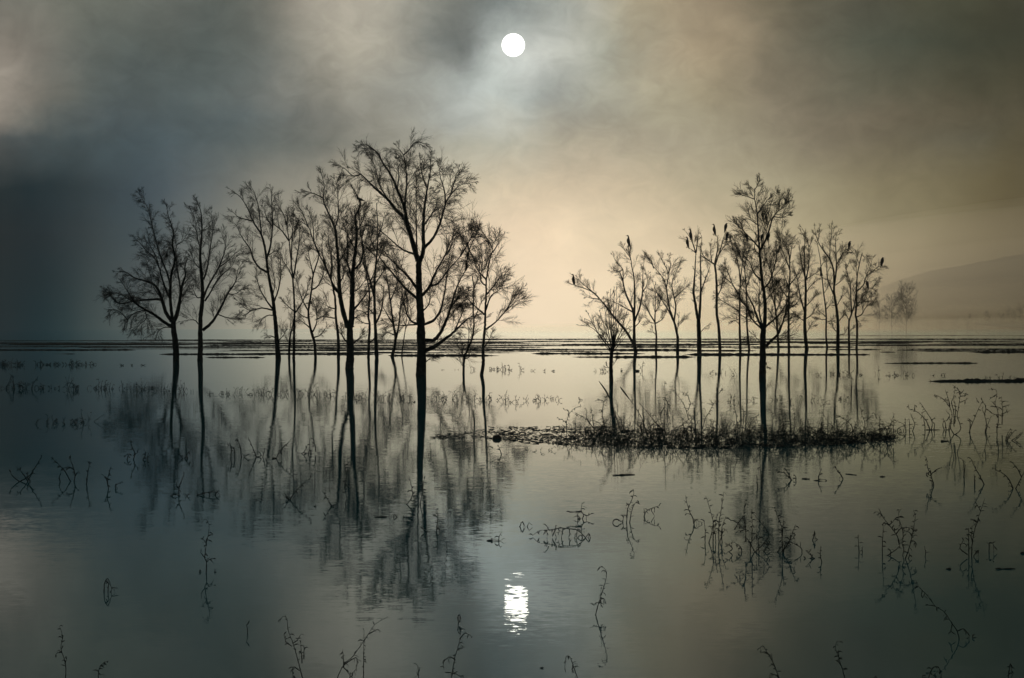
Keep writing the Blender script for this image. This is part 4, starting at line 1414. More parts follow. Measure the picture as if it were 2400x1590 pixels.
    ('F', 1290, [[(2255, 1290), (2262, 1230), (2272, 1170), (2282, 1230), (2280, 1290)]], 'narrow pointed loop of stem near the darkest lower corner'),
    # middle distance, bright side
    ('C', 1118, [[(1742, 1118), (1720, 1040), (1700, 1000), (1690, 930), (1678, 918)], [(1720, 1045), (1760, 1010), (1798, 995)], [(1700, 1060), (1690, 1040), (1720, 1020)], [(1730, 1118), (1728, 1080)]], 'nodding leafy weed with one arm flung out, beyond the tall trio'),
    ('C', 1060, [[(1952, 1060), (1950, 980), (1940, 940), (1918, 928)]], 'thin hooked stalk beside the long drooping weed'),
    ('C', 1112, [[(2090, 1112), (2060, 1050), (2025, 990), (1998, 930), (1980, 925)], [(2025, 1100), (2022, 1040)], [(2070, 1080), (2050, 1060)]], 'drooping weed bowed over its own stem, beyond the leaning leafy weed'),
    ('C', 1140, [[(2290, 1140), (2265, 1080), (2220, 1035), (2145, 995)], [(2310, 1140), (2340, 1080), (2370, 1020)], [(2350, 1060), (2320, 1000), (2280, 955)], [(2290, 1130), (2262, 1120)]], 'wide V of two leafy stems at the far bright-side edge'),
    ('C', 1082, [[(755, 1082), (740, 1050), (700, 985)], [(755, 1080), (700, 1030), (645, 1018)], [(785, 1082), (786, 1060), (770, 1040)]], 'small forked weed on the water just below the reed bed'),
    ('C', 1085, [[(940, 1085), (945, 1050), (965, 1000)], [(905, 1086), (985, 1078)]], 'tiny slanting weed tied to a floating straw'),
    ('C', 1075, [[(1112, 1075), (1100, 1050), (1070, 1010), (1048, 985)], [(1085, 1030), (1070, 1020)]], 'little drooping weed right of the floating straws'),
    ('C', 1130, [[(548, 1130), (545, 1050), (535, 980)], [(520, 1140), (512, 1050)]], 'pair of thin stalks standing in the big grove trunk reflection'),
    # the branching stumps on the bright side
    ('T', 1075, [[(1265, 1085), (1205, 960), (1228, 770), (1185, 620), (1130, 510)], [(1265, 1085), (1360, 1000), (1350, 900), (1310, 780), (1330, 650), (1350, 500), (1350, 420), (1310, 350), (1225, 285)], [(1190, 640), (1100, 520), (1000, 462), (940, 440)], [(1195, 625), (1165, 500), (1120, 365)], [(1260, 950), (1250, 700), (1215, 570), (1250, 480), (1280, 300)], [(1350, 560), (1420, 540), (1480, 500)], [(1350, 440), (1390, 400), (1410, 360)], [(1420, 470), (1450, 440), (1455, 410)], [(1350, 470), (1420, 460), (1480, 430)], [(1270, 900), (1280, 640), (1255, 500)], [(1350, 440), (1320, 340)], [(985, 462), (940, 480)]],
     'bushy dead shrub with thick forked stems beyond the reed bed'),
    ('T', 1075, [[(1945, 1150), (1940, 1000), (1960, 850), (1950, 690), (1910, 590), (1935, 450), (1925, 370), (1870, 355), (1795, 362)], [(1912, 600), (1880, 575), (1855, 550)], [(1928, 440), (1870, 480), (1815, 520)], [(1925, 960), (1960, 920), (1940, 900)], [(1930, 970), (1980, 960)]],
     'crooked dead stick like a leaning pole with a hooked top'),
    ('T', 1040, [[(1500, 1040), (1540, 920), (1600, 780), (1640, 680), (1700, 570), (1720, 560)], [(1510, 1030), (1510, 850), (1470, 810)], [(1470, 1150), (1500, 1080), (1560, 1050)], [(1530, 1120), (1560, 1060)]], 'long straight dead stalk leaning towards the hooked stick'),
    ('T', 1040, [[(1750, 1050), (1770, 900), (1740, 760), (1700, 660)], [(1760, 1040), (1800, 900), (1850, 780)], [(1740, 760), (1760, 640), (1720, 560), (1690, 500)], [(1650, 570), (1625, 530), (1610, 490)]], 'knobbly dead stalk at the foot of the hooked stick'),
    ('T', 1000, [[(2020, 920), (2025, 720), (2020, 560), (2010, 470)], [(2022, 760), (2080, 720), (2150, 690)], [(2022, 640), (2080, 620), (2140, 600)], [(2020, 780), (1950, 760), (1850, 740)], [(2020, 680), (1960, 640), (1850, 620)], [(2022, 560), (2060, 545), (2100, 550)]], 'blurred feathery weed behind the hooked stick'),
    ('T', 1000, [[(900, 1000), (910, 870), (830, 730), (770, 640), (715, 565)], [(940, 1000), (950, 900), (910, 860)], [(880, 1000), (800, 830), (680, 720), (620, 690), (550, 675), (535, 600)], [(800, 1000), (790, 880), (760, 760), (740, 720)], [(870, 1000), (850, 900)], [(910, 850), (960, 795)], [(635, 690), (632, 600)], [(820, 998), (1030, 995)]],
     'ragged weed clump with two long leaning stalks past the end of the reed bed'),
    ('T', 1020, [[(495, 1090), (490, 930), (480, 820)], [(545, 1090), (555, 920), (545, 820)], [(590, 1050), (635, 910), (590, 800), (570, 740)], [(345, 1050), (385, 970), (470, 925), (380, 870)], [(440, 1080), (460, 1000), (480, 930)], [(540, 920), (630, 910)]], 'knot of bent weeds between the reed bed and the ragged clump'),
    ('T', 1170, [[(2070, 1175), (2100, 1080), (2150, 985)], [(2085, 1175), (2130, 1080), (2180, 1000)], [(2095, 1175), (2150, 1090), (2235, 995)], [(2165, 1175), (2280, 1090), (2320, 1040)], [(2210, 1175), (2300, 1100), (2350, 1020)]], 'fan of slanting grass blades at the bright-side edge'),
    ('T', 1000, [[(1110, 996), (1190, 996)], [(1180, 1000), (1190, 900), (1215, 820)], [(1100, 1000), (1080, 900), (1120, 850)], [(1130, 1000), (1125, 920), (1085, 810)], [(1140, 860), (1190, 770), (1130, 700)]], 'small curled weed against the foot of the dead shrub'),
    # middle distance, dark and middle part
    ('A', 940, [[(925, 945), (935, 900), (915, 850), (900, 800)], [(880, 945), (890, 900), (870, 915)], [(930, 900), (960, 890)], [(990, 945), (1010, 900), (1000, 870)], [(1020, 945), (1030, 890)]], 'wispy weeds on the dark water under the low-boughed willow reflection'),
    ('A', 932, [[(1280, 932), (1300, 900), (1330, 860)], [(1270, 932), (1240, 900)], [(1300, 932), (1290, 910)]], 'small slanting weed at the foot of the second tree reflection'),
    ('A', 922, [[(1780, 925), (1750, 850), (1722, 785)], [(1675, 925), (1665, 850), (1645, 790)], [(1600, 925), (1605, 860), (1590, 820)], [(1630, 925), (1620, 860), (1570, 830)], [(1820, 925), (1835, 880), (1830, 860)], [(1690, 925), (1720, 900)], [(1770, 925), (1810, 910), (1790, 880)]],
     'loose group of thin weeds before the leaning willow reflection'),
    ('A', 932, [[(1918, 935), (1930, 900), (1970, 850), (2020, 800)], [(1890, 932), (1916, 930)]], 'single long curved stalk beside the loose group of thin weeds'),
    ('A', 900, [[(2190, 885), (2185, 840), (2170, 790)], [(2140, 900), (2150, 850), (2145, 800)], [(2090, 900), (2110, 885), (2130, 850)], [(2160, 900), (2150, 870)]], 'knotty weeds in the brightest gap between the tree reflections'),
    ('A', 1220, [[(2010, 1222), (2040, 1170), (2100, 1110), (2160, 1060)], [(2010, 1222), (1990, 1200), (1965, 1190)], [(1750, 1250), (1755, 1230), (1805, 1205)], [(2000, 1222), (1975, 1170)]], 'curved leafy weed sweeping up among the tree reflections'),
    ('A', 1262, [[(2300, 1265), (2275, 1220), (2250, 1180), (2235, 1160)], [(2290, 1262), (2320, 1255), (2315, 1275)], [(2190, 1300), (2190, 1245)]], 'small bent weed beside the curved leafy one'),
    ('B', 1130, [[(10, 1260), (25, 1120), (45, 1000), (40, 920)], [(60, 1270), (90, 1275), (150, 1240)], [(25, 1120), (70, 1125)], [(35, 1040), (20, 960)]], 'tall thread-thin weed in front of the double trunk reflection'),
    ('B', 1250, [[(450, 1255), (490, 1200), (490, 1140), (470, 1060)], [(545, 1260), (560, 1180), (575, 1070)], [(500, 1170), (480, 1150)]], 'thin weeds flanking the tallest trunk reflection'),
    ('B', 1440, [[(660, 1440), (668, 1350), (662, 1280)], [(555, 1410), (600, 1440), (660, 1440)], [(560, 1470), (610, 1435)], [(660, 1400), (690, 1430)], [(664, 1340), (650, 1320)]], 'upright weed tied to a floating twig at the end of the tallest reflection'),
    ('B', 1340, [[(365, 1345), (368, 1320), (395, 1345)], [(430, 1340), (432, 1325)], [(450, 1342), (452, 1328)]], 'tiny looped weed beside a floating straw in the tree reflections'),
    ('B', 905, [[(1110, 905), (1100, 870), (1085, 835)], [(1115, 930), (1150, 900)], [(1050, 860), (1030, 850), (1000, 865)]], 'little crooked weed under the floating stump'),
]
for i, (z, by, st, lab) in enumerate(PL):
    far = z in ('A', 'B', 'C') and by < 1000
    thick = 2.2 if z in ('D', 'E', 'F') else (2.4 if z != 'T' else 2.0)
    stem_plant(z, by, st, lab, 500 + i, r_px=thick, leaves=8 if z != 'T' else 6, leaf_px=13 if z in 'DEF' else 9)

# thick parts of the dead shrub and hooked stick are drawn heavier by their own stems above


# rows of small weeds far out: each clump is its own object
ORD = 'first second third fourth fifth sixth seventh eighth ninth tenth eleventh twelfth thirteenth fourteenth fifteenth sixteenth seventeenth eighteenth nineteenth twentieth'.split()
ORD += ['twenty-' + w for w in ORD[:9]] + ['thirtieth'] + ['thirty-' + w for w in ORD[:9]] + ['fortieth'] + ['forty-' + w for w in ORD[:9]] + ['fiftieth'] + ['fifty-' + w for w in ORD[:9]] + ['sixtieth'] + ['sixty-' + w for w in ORD[:9]]


def weed_row(rows, seed, label, group, kw=1.0, kh=1.0):
    pos = sorted((PZ[z][0] + x / PZ[z][2], PZ[z][1] + y / PZ[z][2], w / PZ[z][2] * kw, h / PZ[z][2] * kh, n) for z, x, y, w, h, n in rows)
    for i, (px, py, w, h, n) in enumerate(pos):
        weed_clump(px, py, w, h, n, seed + i, label % ORD[i], group)


def weed_clump(px, py, w, h, n, seed, label, group, name='weed_clump'):
    rng = np.random.default_rng(seed)
    base = ground(px, py)
    mpp = base[1] / F
    tb = Tubes()
    x = rng.uniform(-w / 2, w / 2, n) * mpp
    y = rng.uniform(-0.8, 0.8, n)
    P0 = np.stack([x, y, np.full(n, -0.05)], 1)
    D = rng.normal(0, 0.27, (n, 3))
    D[:, 2] = 1
    Ls = rng.uniform(0.35, 1.05, n) ** 1.2 * h * mpp * 1.15 + 0.05
    P = grow(rng, P0, D, Ls, 6, 0.0, 0.20, rng.uniform(0, 0.05))
    tb.batch(P, np.tile(np.linspace(0.75, 0.35, 6) * mpp, (n, 1)) * rng.uniform(0.5, 1.0, (n, 1)), 3)
    m = 2
    s, d, t = spawn(rng, P, m, 0.3, 30, 85)
    Q = grow(rng, s, d, rng.uniform(2, 8, len(s)) * mpp, 4, 0, 0.3, 0.15)
    tb.batch(Q, np.tile(np.array([0.5, 0.7, 0.6, 0.2]) * mpp, (len(s), 1)), 3)
    root = empty(name, base)
    tag(root, label, 'weed', group)
    tag(tb.build('stems', WEED, root), kind='stuff')


rr = random.Random(5)
G1 = [('A', x, y, w, h, n) for x, y, w, h, n in [
    (85, 447, 60, 110, 9), (130, 447, 70, 70, 9), (190, 450, 50, 110, 8), (265, 447, 50, 60, 6), (320, 447, 50, 30, 5), (380, 447, 60, 25, 4), (490, 455, 60, 100, 9), (540, 455, 60, 70, 8),
    (640, 448, 60, 50, 5), (700, 452, 80, 80, 9), (760, 452, 70, 50, 7), (860, 445, 40, 60, 5), (945, 462, 40, 55, 5), (1000, 455, 40, 60, 5), (1045, 450, 20, 25, 3), (1110, 462, 60, 55, 7), (1165, 465, 50, 60, 7),
    (1265, 470, 60, 70, 9), (1350, 470, 30, 30, 3), (1447, 488, 30, 30, 3), (1530, 488, 50, 50, 5), (1595, 490, 50, 40, 5), (1680, 470, 60, 55, 6), (1720, 490, 20, 20, 2), (1790, 492, 50, 50, 7), (1850, 490, 70, 75, 10),
    (1960, 490, 50, 45, 5), (1995, 490, 40, 40, 5), (2110, 490, 70, 110, 8), (2160, 490, 60, 60, 7), (2250, 490, 60, 55, 6), (2300, 500, 40, 40, 5)]]
G1 += [('B', x, y, w, h, n) for x, y, w, h, n in [
    (20, 510, 30, 40, 4), (110, 520, 50, 60, 6), (150, 515, 50, 60, 6), (275, 520, 60, 90, 9), (315, 520, 50, 70, 8), (390, 520, 60, 70, 8), (450, 520, 60, 70, 9), (490, 540, 30, 20, 3), (620, 530, 20, 90, 3), (665, 525, 40, 60, 5),
    (700, 525, 50, 80, 8), (750, 525, 50, 75, 7), (803, 535, 20, 90, 4), (870, 530, 40, 50, 4), (930, 530, 40, 90, 6), (990, 535, 60, 60, 8), (1045, 525, 30, 40, 4), (1093, 530, 16, 70, 3), (1150, 540, 50, 80, 7), (1195, 545, 50, 60, 6),
    (1255, 560, 20, 30, 2), (1280, 535, 20, 50, 3), (1335, 530, 20, 50, 4), (1380, 535, 40, 60, 6), (1415, 530, 20, 45, 3), (1470, 520, 30, 45, 4), (1505, 530, 14, 25, 2), (1655, 530, 20, 30, 3)]]
weed_row(G1, 900, 'weed clump, %s from the left in the long row before the wide tree clump', 'weeds in the long row before the wide tree clump', 1.2)
G2 = [('A', x, 285, rr.uniform(30, 60), rr.uniform(25, 55), rr.randint(4, 8)) for x in (15, 50, 80, 120, 160)] + \
     [('A', x, 283, rr.uniform(30, 60), rr.uniform(15, 45), rr.randint(3, 7)) for x in (270, 300, 340, 390, 420, 460, 510, 545, 590, 625)] + \
     [('A', x, 287, 30, 10, 3) for x in (860, 920, 980)]
weed_row(G2, 1000, 'faint tuft, %s from the left in the far thin row on the dark side', 'far weed row on the dark side')
G3 = [('B', 1030, 318, 20, 25, 2), ('B', 1055, 315, 20, 45, 3), ('B', 1080, 318, 30, 35, 4), ('B', 1110, 318, 30, 50, 4), ('B', 1140, 318, 30, 40, 4), ('B', 1162, 320, 20, 40, 3), ('B', 1245, 322, 14, 45, 3), ('B', 1328, 325, 10, 20, 2), ('B', 1408, 328, 10, 14, 2),
      ('B', 1465, 328, 20, 14, 3), ('B', 1770, 330, 8, 40, 2), ('B', 1810, 330, 30, 25, 4), ('B', 1840, 330, 20, 25, 3), ('B', 1940, 328, 20, 20, 3), ('B', 2085, 325, 10, 60, 3), ('B', 705, 318, 20, 10, 3), ('B', 800, 318, 30, 6, 3), ('B', 915, 318, 30, 25, 3),
      ('C', 150, 345, 14, 25, 2), ('C', 185, 345, 14, 30, 2), ('C', 220, 345, 20, 30, 3), ('C', 285, 345, 20, 30, 2), ('C', 368, 355, 14, 60, 3), ('C', 945, 355, 12, 35, 3), ('C', 1030, 350, 12, 30, 3), ('C', 1090, 352, 30, 40, 5), ('C', 1160, 355, 40, 40, 6),
      ('C', 1235, 355, 20, 20, 3), ('C', 1345, 350, 10, 60, 3), ('C', 1435, 360, 12, 35, 3), ('C', 1468, 358, 12, 35, 3), ('C', 1500, 358, 24, 30, 5), ('C', 1548, 358, 24, 35, 6), ('C', 1600, 360, 14, 14, 2), ('C', 1818, 358, 14, 25, 3), ('C', 1740, 358, 20, 6, 3),
      ('C', 2130, 375, 10, 40, 2), ('C', 2200, 372, 14, 40, 3), ('C', 2290, 372, 10, 14, 2)]
weed_row(G3, 1100, 'tiny far sprig, %s from the left of those dotting the pale water behind the reeds', 'far weed sprigs on the pale water')
G4 = [('A', 265, 690, 40, 75, 3), ('A', 355, 685, 40, 45, 7), ('A', 430, 690, 60, 45, 4), ('A', 480, 690, 50, 45, 6), ('A', 520, 690, 50, 40, 8), ('A', 550, 688, 30, 35, 4), ('A', 590, 690, 20, 80, 4), ('A', 625, 680, 40, 80, 3)]
weed_row(G4, 1200, 'weed clump, %s from the left in the short row on the darkest water', 'short weed row on the darkest water', 1.0, 1.1)
G5 = [('C', x, y, w, h, n) for x, y, w, h, n in [
    (480, 530, 40, 60, 4), (640, 530, 30, 40, 3), (695, 530, 30, 60, 4), (730, 545, 20, 25, 3), (755, 545, 12, 50, 2), (850, 530, 30, 60, 6), (900, 535, 60, 60, 5), (970, 540, 20, 40, 3), (1080, 520, 20, 25, 4), (1130, 530, 30, 60, 4), (330, 540, 16, 60, 2), (360, 540, 16, 50, 2)]]
weed_row(G5, 1300, 'thin sprig, %s from the left among the grove reflections just beyond the reed bed', 'weed sprigs beyond the reed bed')
G6 = [('B', 1295, 880, 20, 40, 3), ('B', 1340, 885, 20, 20, 3), ('B', 1385, 890, 30, 30, 5), ('B', 1455, 880, 24, 50, 3)]
weed_row(G6, 1400, 'small sprig, %s from the left just in front of the floating reed mat', 'sprigs in front of the reed bed')

# --- the reed bed: an uncountable tangle
rb = np.random.default_rng(77)


def bed_density(px):
    """how thick and how tall the tangle is along the bed"""
    xs = [1020, 1150, 1170, 1300, 1370, 1420, 1470, 1560, 1640, 1700, 1790, 1850, 1950, 2010, 2060, 2090, 2105]
    ds = [0.05, 0.10, 0.35, 0.5, 0.65, 0.85, 0.9, 1.0, 1.0, 1.0, 0.95, 1.0, 0.9, 0.65, 0.6, 0.5, 0.0]
    hs = [3, 4, 8, 14, 30, 38, 42, 52, 52, 46, 40, 40, 42, 44, 46, 46, 30]
    return np.interp(px, xs, ds), np.interp(px, xs, hs)


def bed_rows(px):
    near = np.interp(px, [1020, 1160, 1300, 1450, 1700, 1800, 1950, 2100], [1028, 1034, 1042, 1050, 1052, 1050, 1045, 1034])
    farr = np.interp(px, [1020, 1160, 1300, 1450, 1700, 1900, 2100], [1022, 1002, 1000, 1000, 1006, 1010, 1018])
    return near, farr


RD = Tubes()
cand = rb.uniform(1300, 2103, 820)
den, hts = bed_density(cand)
clump = 0.55 + 0.9 * np.interp(cand, np.linspace(1300, 2110, 60), rb.random(60))
keep = rb.random(len(cand)) < den * clump
cand, hts, clump = cand[keep], hts[keep], clump[keep]
near, farr = bed_rows(cand)
row = near - (near - farr) * rb.random(len(cand)) ** 1.6
P0 = np.array([ground(a, b) for a, b in zip(cand, row)])
P0[:, 2] = -0.04
mp_ = P0[:, 1] / F
n = len(cand)
Ls = hts * mp_ * rb.uniform(0.22, 1.0, n) * (0.35 + 0.75 * clump) * np.where(rb.random(n) < 0.09, 1.75, 1.0)
D = rb.normal(0, 0.33, (n, 3))
D[:, 2] = 1
P = grow(rb, P0, D, Ls, 7, 0.02, 0.19, 0.018)
RD.batch(P, np.linspace(0.0060, 0.0035, 7)[None] * rb.uniform(0.6, 1.25, (n, 1)), 3)
m = 4
s, d, t = spawn(rb, P, m, 0.1, 25, 85)
LL = rb.uniform(0.04, 0.16, len(s))
Q = grow(rb, s, d, LL, 5, 0.02, 0.3, 0.10)
RD.batch(Q, np.tile([0.003, 0.0042, 0.005, 0.004, 0.0015], (len(s), 1)), 3)
# long arching stems lying across the tangle
k = 150
a = rb.uniform(1390, 2080, k)
nr, fr_ = bed_rows(a)
b = nr - (nr - fr_) * rb.random(k)
S0 = np.array([ground(x, y) for x, y in zip(a, b)])
S0[:, 2] = -0.03
D = rb.normal(0, 0.75, (k, 3))
D[:, 2] = 1.0
A = grow(rb, S0, D, rb.uniform(0.35, 0.85, k), 9, 0.0, 0.16, 0.045)
RD.batch(A, np.tile(np.linspace(0.008, 0.004, 9), (k, 1)), 3)
s, d, t = spawn(rb, A, 8, 0.1, 25, 85)
RD.batch(grow(rb, s, d, rb.uniform(0.04, 0.14, len(s)), 4, 0, 0.3, 0.15), np.tile([0.004, 0.0055, 0.005, 0.0015], (len(s), 1)), 3)
tag(RD.build('reed_undergrowth', WEED), 'dense dark tangle of dead reeds and weeds in the reed bed', 'reeds', kind='stuff')

# floating mat of broken stalks under and before the tangle
MT = Tubes()
mx = np.concatenate([rb.uniform(1150, 2100, 1150), rb.uniform(1020, 1160, 90), rb.uniform(1165, 1480, 420)])
nr, fr_ = bed_rows(mx)
u = rb.random(len(mx)) ** np.where(mx > 1480, 1.7, 1.0)
my = nr - (nr - fr_) * u
P0 = np.array([ground(x, y) for x, y in zip(mx, my)])
P0[:, 2] = rb.uniform(0.0, 0.018, len(mx))
clumpy = np.interp(P0[:, 0] * 3.1 + P0[:, 1] * 1.7, np.linspace(-400, 500, 700), rb.random(700))
keep = clumpy > 0.30
P0 = P0[keep]
n = len(P0)
ang = rb.normal(0, 0.55, n) + np.where(rb.random(n) < 0.5, 0, math.pi)
D = np.stack([np.cos(ang), np.sin(ang), rb.normal(0.05, 0.18, n)], 1)
Pm = grow(rb, P0, D, rb.uniform(0.03, 0.20, n), 4, 0.0, 0.12, 0.02)
Pm[:, :, 2] = np.maximum(Pm[:, :, 2], -0.004)
MT.batch(Pm, np.linspace(0.010, 0.004, 4)[None] * rb.uniform(0.5, 1.3, (n, 1)), 3)
tag(MT.build('floating_debris', WEED), 'floating mat of broken stalks at the foot of the reed bed', 'debris', kind='stuff')


# --- stalks that stand out of the reed bed
def cattail(zoom, by, pts, head, label, seed):
    ox, oy, s = PZ[zoom]
    rng = np.random.default_rng(seed)
    base = ground(ox + pts[0][0] / s, oy + by / s)
    Y, mpp = base[1], base[1] / F
    q = catmull(np.array([(ox + x / s, oy + y / s) for x, y in pts]), 3.0)
    P = np.array([at(x, y, Y) for x, y in q])
    root = empty('reed_stalk', base)
    tag(root, label, 'reed')
    foot = P[0].copy()
    foot[2] = -0.1
    P = np.vstack([foot, P])
    t = Tubes()
    t.one(rel(P, base), np.linspace(2.0, 1.0, len(P)) * mpp * 0.5, 5)
    t.build('stem', WEED, root)
    if head:
        i = int(len(P) * (1 - head))
        Hd = P[i:]
        t = Tubes()
        prof = np.sin(np.linspace(0.25, math.pi * 0.97, len(Hd))) ** 0.6 * 1.9 * mpp
        t.one(rel(Hd, base), prof, 7)
        t.build('seed_head', WEED, root)
    lf = Tubes()
    leafy(lf, rng, rel(P[: int(len(P) * 0.75)], base), 16, 9 * mpp, 0.8 * mpp)
    tag(lf.build('leaves', WEED, root), kind='stuff')


cattail('R', 930, [(930, 930), (860, 720), (800, 540), (740, 390), (680, 290), (612, 198)], 0.42, 'leaning reed with a thick dark seed head, the taller of two in the reed bed', 61)
cattail('R', 930, [(1270, 930), (1220, 740), (1110, 550), (1000, 400), (905, 275)], 0.26, 'leaning reed with a thick dark seed head, the shorter of two in the reed bed', 62)
cattail('R', 900, [(1500, 870), (1400, 770), (1290, 640), (1175, 505)], 0, 'straight bare stalk leaning out of the reed bed beside the shorter seed head', 63)
RL = [
    ('R', 930, [[(168, 930), (165, 780), (200, 660), (270, 580), (370, 545)], [(200, 690), (190, 610), (130, 600)], [(165, 770), (110, 740), (50, 712)]], 'arching weed at the open end of the reed bed over the floating mat'),
    ('R', 900, [[(530, 850), (460, 740), (380, 690), (280, 635)], [(540, 820), (520, 680), (505, 560)], [(490, 800), (440, 700), (440, 590)]], 'low slanting weeds between the arching weed and the seed-headed reeds'),
    ('R', 900, [[(690, 840), (660, 640), (680, 510), (715, 400)], [(665, 600), (620, 595)], [(690, 490), (650, 465), (570, 470)]], 'hooked weed standing before the taller seed-headed reed'),
    ('R', 930, [[(1530, 930), (1520, 620), (1530, 420), (1525, 200)], [(1530, 420), (1590, 560), (1610, 640)], [(1520, 560), (1480, 640), (1470, 760)], [(1530, 600), (1590, 700), (1600, 800)]], 'tallest upright weed in the middle of the reed bed'),
    ('R', 930, [[(1860, 740), (1800, 540), (1700, 390), (1625, 325)], [(1900, 900), (1890, 700), (1845, 660)], [(1850, 600), (1890, 510), (1930, 500)], [(1885, 510), (1830, 380), (1740, 350)]], 'arched stalks crossing over the reed bed before the double-stemmed tree reflection'),
    ('R', 930, [[(2050, 860), (2090, 720), (2160, 600), (2205, 520), (2250, 450)], [(2205, 515), (2150, 460)], [(2200, 520), (2110, 510)], [(2280, 370), (2330, 295)]], 'branching weed leaning out of the reed bed below the kinked tree'),
    ('S', 1000, [[(800, 980), (800, 800), (790, 640), (770, 590), (720, 575)], [(795, 700), (830, 660), (855, 640)], [(800, 760), (740, 740), (680, 780)]], 'upright forked weed in the reed bed just past the big trunk reflection'),
    ('S', 1000, [[(1780, 900), (1740, 800), (1650, 730), (1510, 650)], [(1620, 800), (1680, 760)], [(1700, 960), (1790, 860), (1800, 760)]], 'long knotted stalk slanting low over the thin end of the reed bed'),
    ('S', 1000, [[(1940, 1000), (1930, 780), (1900, 680), (1870, 570)], [(1950, 760), (2030, 680), (2050, 675)]], 'stiff pointed stalk at the thin end of the reed bed'),
    ('S', 1040, [[(2240, 1040), (2260, 860), (2330, 740), (2340, 690)], [(2150, 1040), (2145, 860), (2140, 680)], [(2240, 880), (2180, 810), (2080, 780)], [(2330, 960), (2335, 740)], [(2250, 1000), (2310, 980)], [(2100, 720), (2060, 630)]], 'criss-crossed stalks closing the far end of the reed bed'),
    ('S', 1000, [[(310, 860), (370, 760), (420, 690), (470, 660)], [(250, 800), (255, 680), (245, 560)], [(160, 800), (150, 660), (110, 500), (130, 380)], [(70, 620), (65, 480), (75, 370)]], 'thin sprays of weed before the big trunk reflection'),
]
for i, (z, by, st, lab) in enumerate(RL):
    stem_plant(z, by, st, lab, 700 + i, name='reed_bed_weed', r_px=1.7, leaves=13, leaf_px=8)


# --- driftwood
def floating_stick(pts, r_px, label, seed, z='px'):
    rng = np.random.default_rng(seed)
    if z != 'px':
        ox, oy, s = PZ[z]
        pts = [(ox + x / s, oy + y / s) for x, y in pts]
    P = np.array([ground(x, y) for x, y in pts])
    P = catmull(P, 0.05)
    mpp = P[0][1] / F
    P[:, 2] = 0.3 * r_px * mpp + rng.normal(0, 0.15 * r_px * mpp, len(P))
    base = P[0].copy()
    R = np.sin(np.linspace(0.35, math.pi - 0.2, len(P))) ** 0.5 * r_px * mpp * 0.5 * np.clip(1 + 0.2 * rng.normal(0, 1, len(P)), 0.6, 1.4)
    tb = Tubes()
    tb.one(rel(P, base), R, 7)
    o = tb.build('floating_stick', WOOD)
    o.location = base
    tag(o, label, 'stick', 'sticks floating on the water')


floating_stick([(1436, 1115), (1460, 1114), (1488, 1113.2)], 3.4, 'straight dark stick floating on bright water below the reed bed', 1)
floating_stick([(830, 1073), (856, 1075), (882, 1075.5)], 3.4, 'short dark stick floating among the grove reflections', 2, 'C')
floating_stick([(1132, 1040), (1170, 1044), (1207, 1048)], 2.6, 'thin tilted stick floating right of the grove reflections', 3, 'C')
floating_stick([(1368, 1060), (1386, 1059), (1404, 1060)], 2.8, 'tiny stick floating far from any weed on the brown water', 4, 'C')
floating_stick([(230, 155), (270, 155), (316, 156)], 3.4, 'stick floating across the reflection of the tallest tree', 5, 'E')
floating_stick([(2170, 517), (2240, 516), (2308, 516)], 3.6, 'dark stick floating in the dusky water beyond the longest fallen stem', 6, 'F')
floating_stick([(1888, 934), (1903, 932), (1916, 932)], 4.0, 'stubby stick floating beside the single long curved stalk', 7, 'A')
floating_stick([(1828, 516), (1845, 517), (1860, 518)], 6.0, 'stubby dark chip floating near the leaning leafy weed', 8, 'F')
floating_stick([(2040, 327), (2052, 328), (2066, 327)], 4.0, 'small dark lump floating beside a grove trunk reflection', 9, 'B')
floating_stick([(2345, 405), (2358, 408), (2372, 408)], 6.0, 'dark chip floating at the very edge of the dusky water', 10, 'F')
floating_stick([(1010, 320), (1030, 319), (1050, 319)], 3.0, 'thin stick floating just before the small flat twig', 11, 'E')
floating_stick([(1380, 1205), (1388, 1203), (1402, 1204)], 3.6, 'chip floating low down in the middle of the water', 12, 'E')


def blob(name, px, py, w, h, label, seed, taper=0.0, cat='log'):
    """an irregular waterlogged block of wood: rings along its length"""
    rng = np.random.default_rng(seed)
    base = ground(px, py)
    mpp = base[1] / F
    K, S = 9, 12
    V = []
    for k in range(K):
        t = k / (K - 1)
        x = (t - 0.5) * w * mpp
        rr_ = h * mpp * (1 - taper * t) * (0.35 if k in (0, K - 1) else (0.92 if k in (1, K - 2) else 1.0))
        for j in range(S):
            a = 2 * math.pi * j / S
            q = 1 + 0.12 * rng.normal()
            cx, cz = math.cos(a), math.sin(a)
            e = 0.55
            V.append((x + 0.3 * rng.normal() * mpp, rr_ * 0.9 * math.copysign(abs(cx) ** e, cx) * q, h * mpp * 0.12 + rr_ * 0.75 * math.copysign(abs(cz) ** e, cz) * q))
    idx = np.arange(K * S).reshape(K, S)
    a, b = idx[:-1], idx[1:]
    Fq = list(np.stack([a, np.roll(a, -1, 1), np.roll(b, -1, 1), b], -1).reshape(-1, 4))
    c0, c1 = len(V), len(V) + 1
    V.append((-0.5 * w * mpp, 0, h * mpp * 0.12))
    V.append((0.5 * w * mpp, 0, h * mpp * 0.12))
    for j in range(0, S, 2):
        Fq.append((c0, idx[0, (j + 2) % S], idx[0, (j + 1) % S], idx[0, j]))
        Fq.append((c1, idx[-1, j], idx[-1, (j + 1) % S], idx[-1, (j + 2) % S]))
    o = mesh_obj(name, V, np.array(Fq), WOOD, smooth=False)
    o.location = base
    tag(o, label, cat)


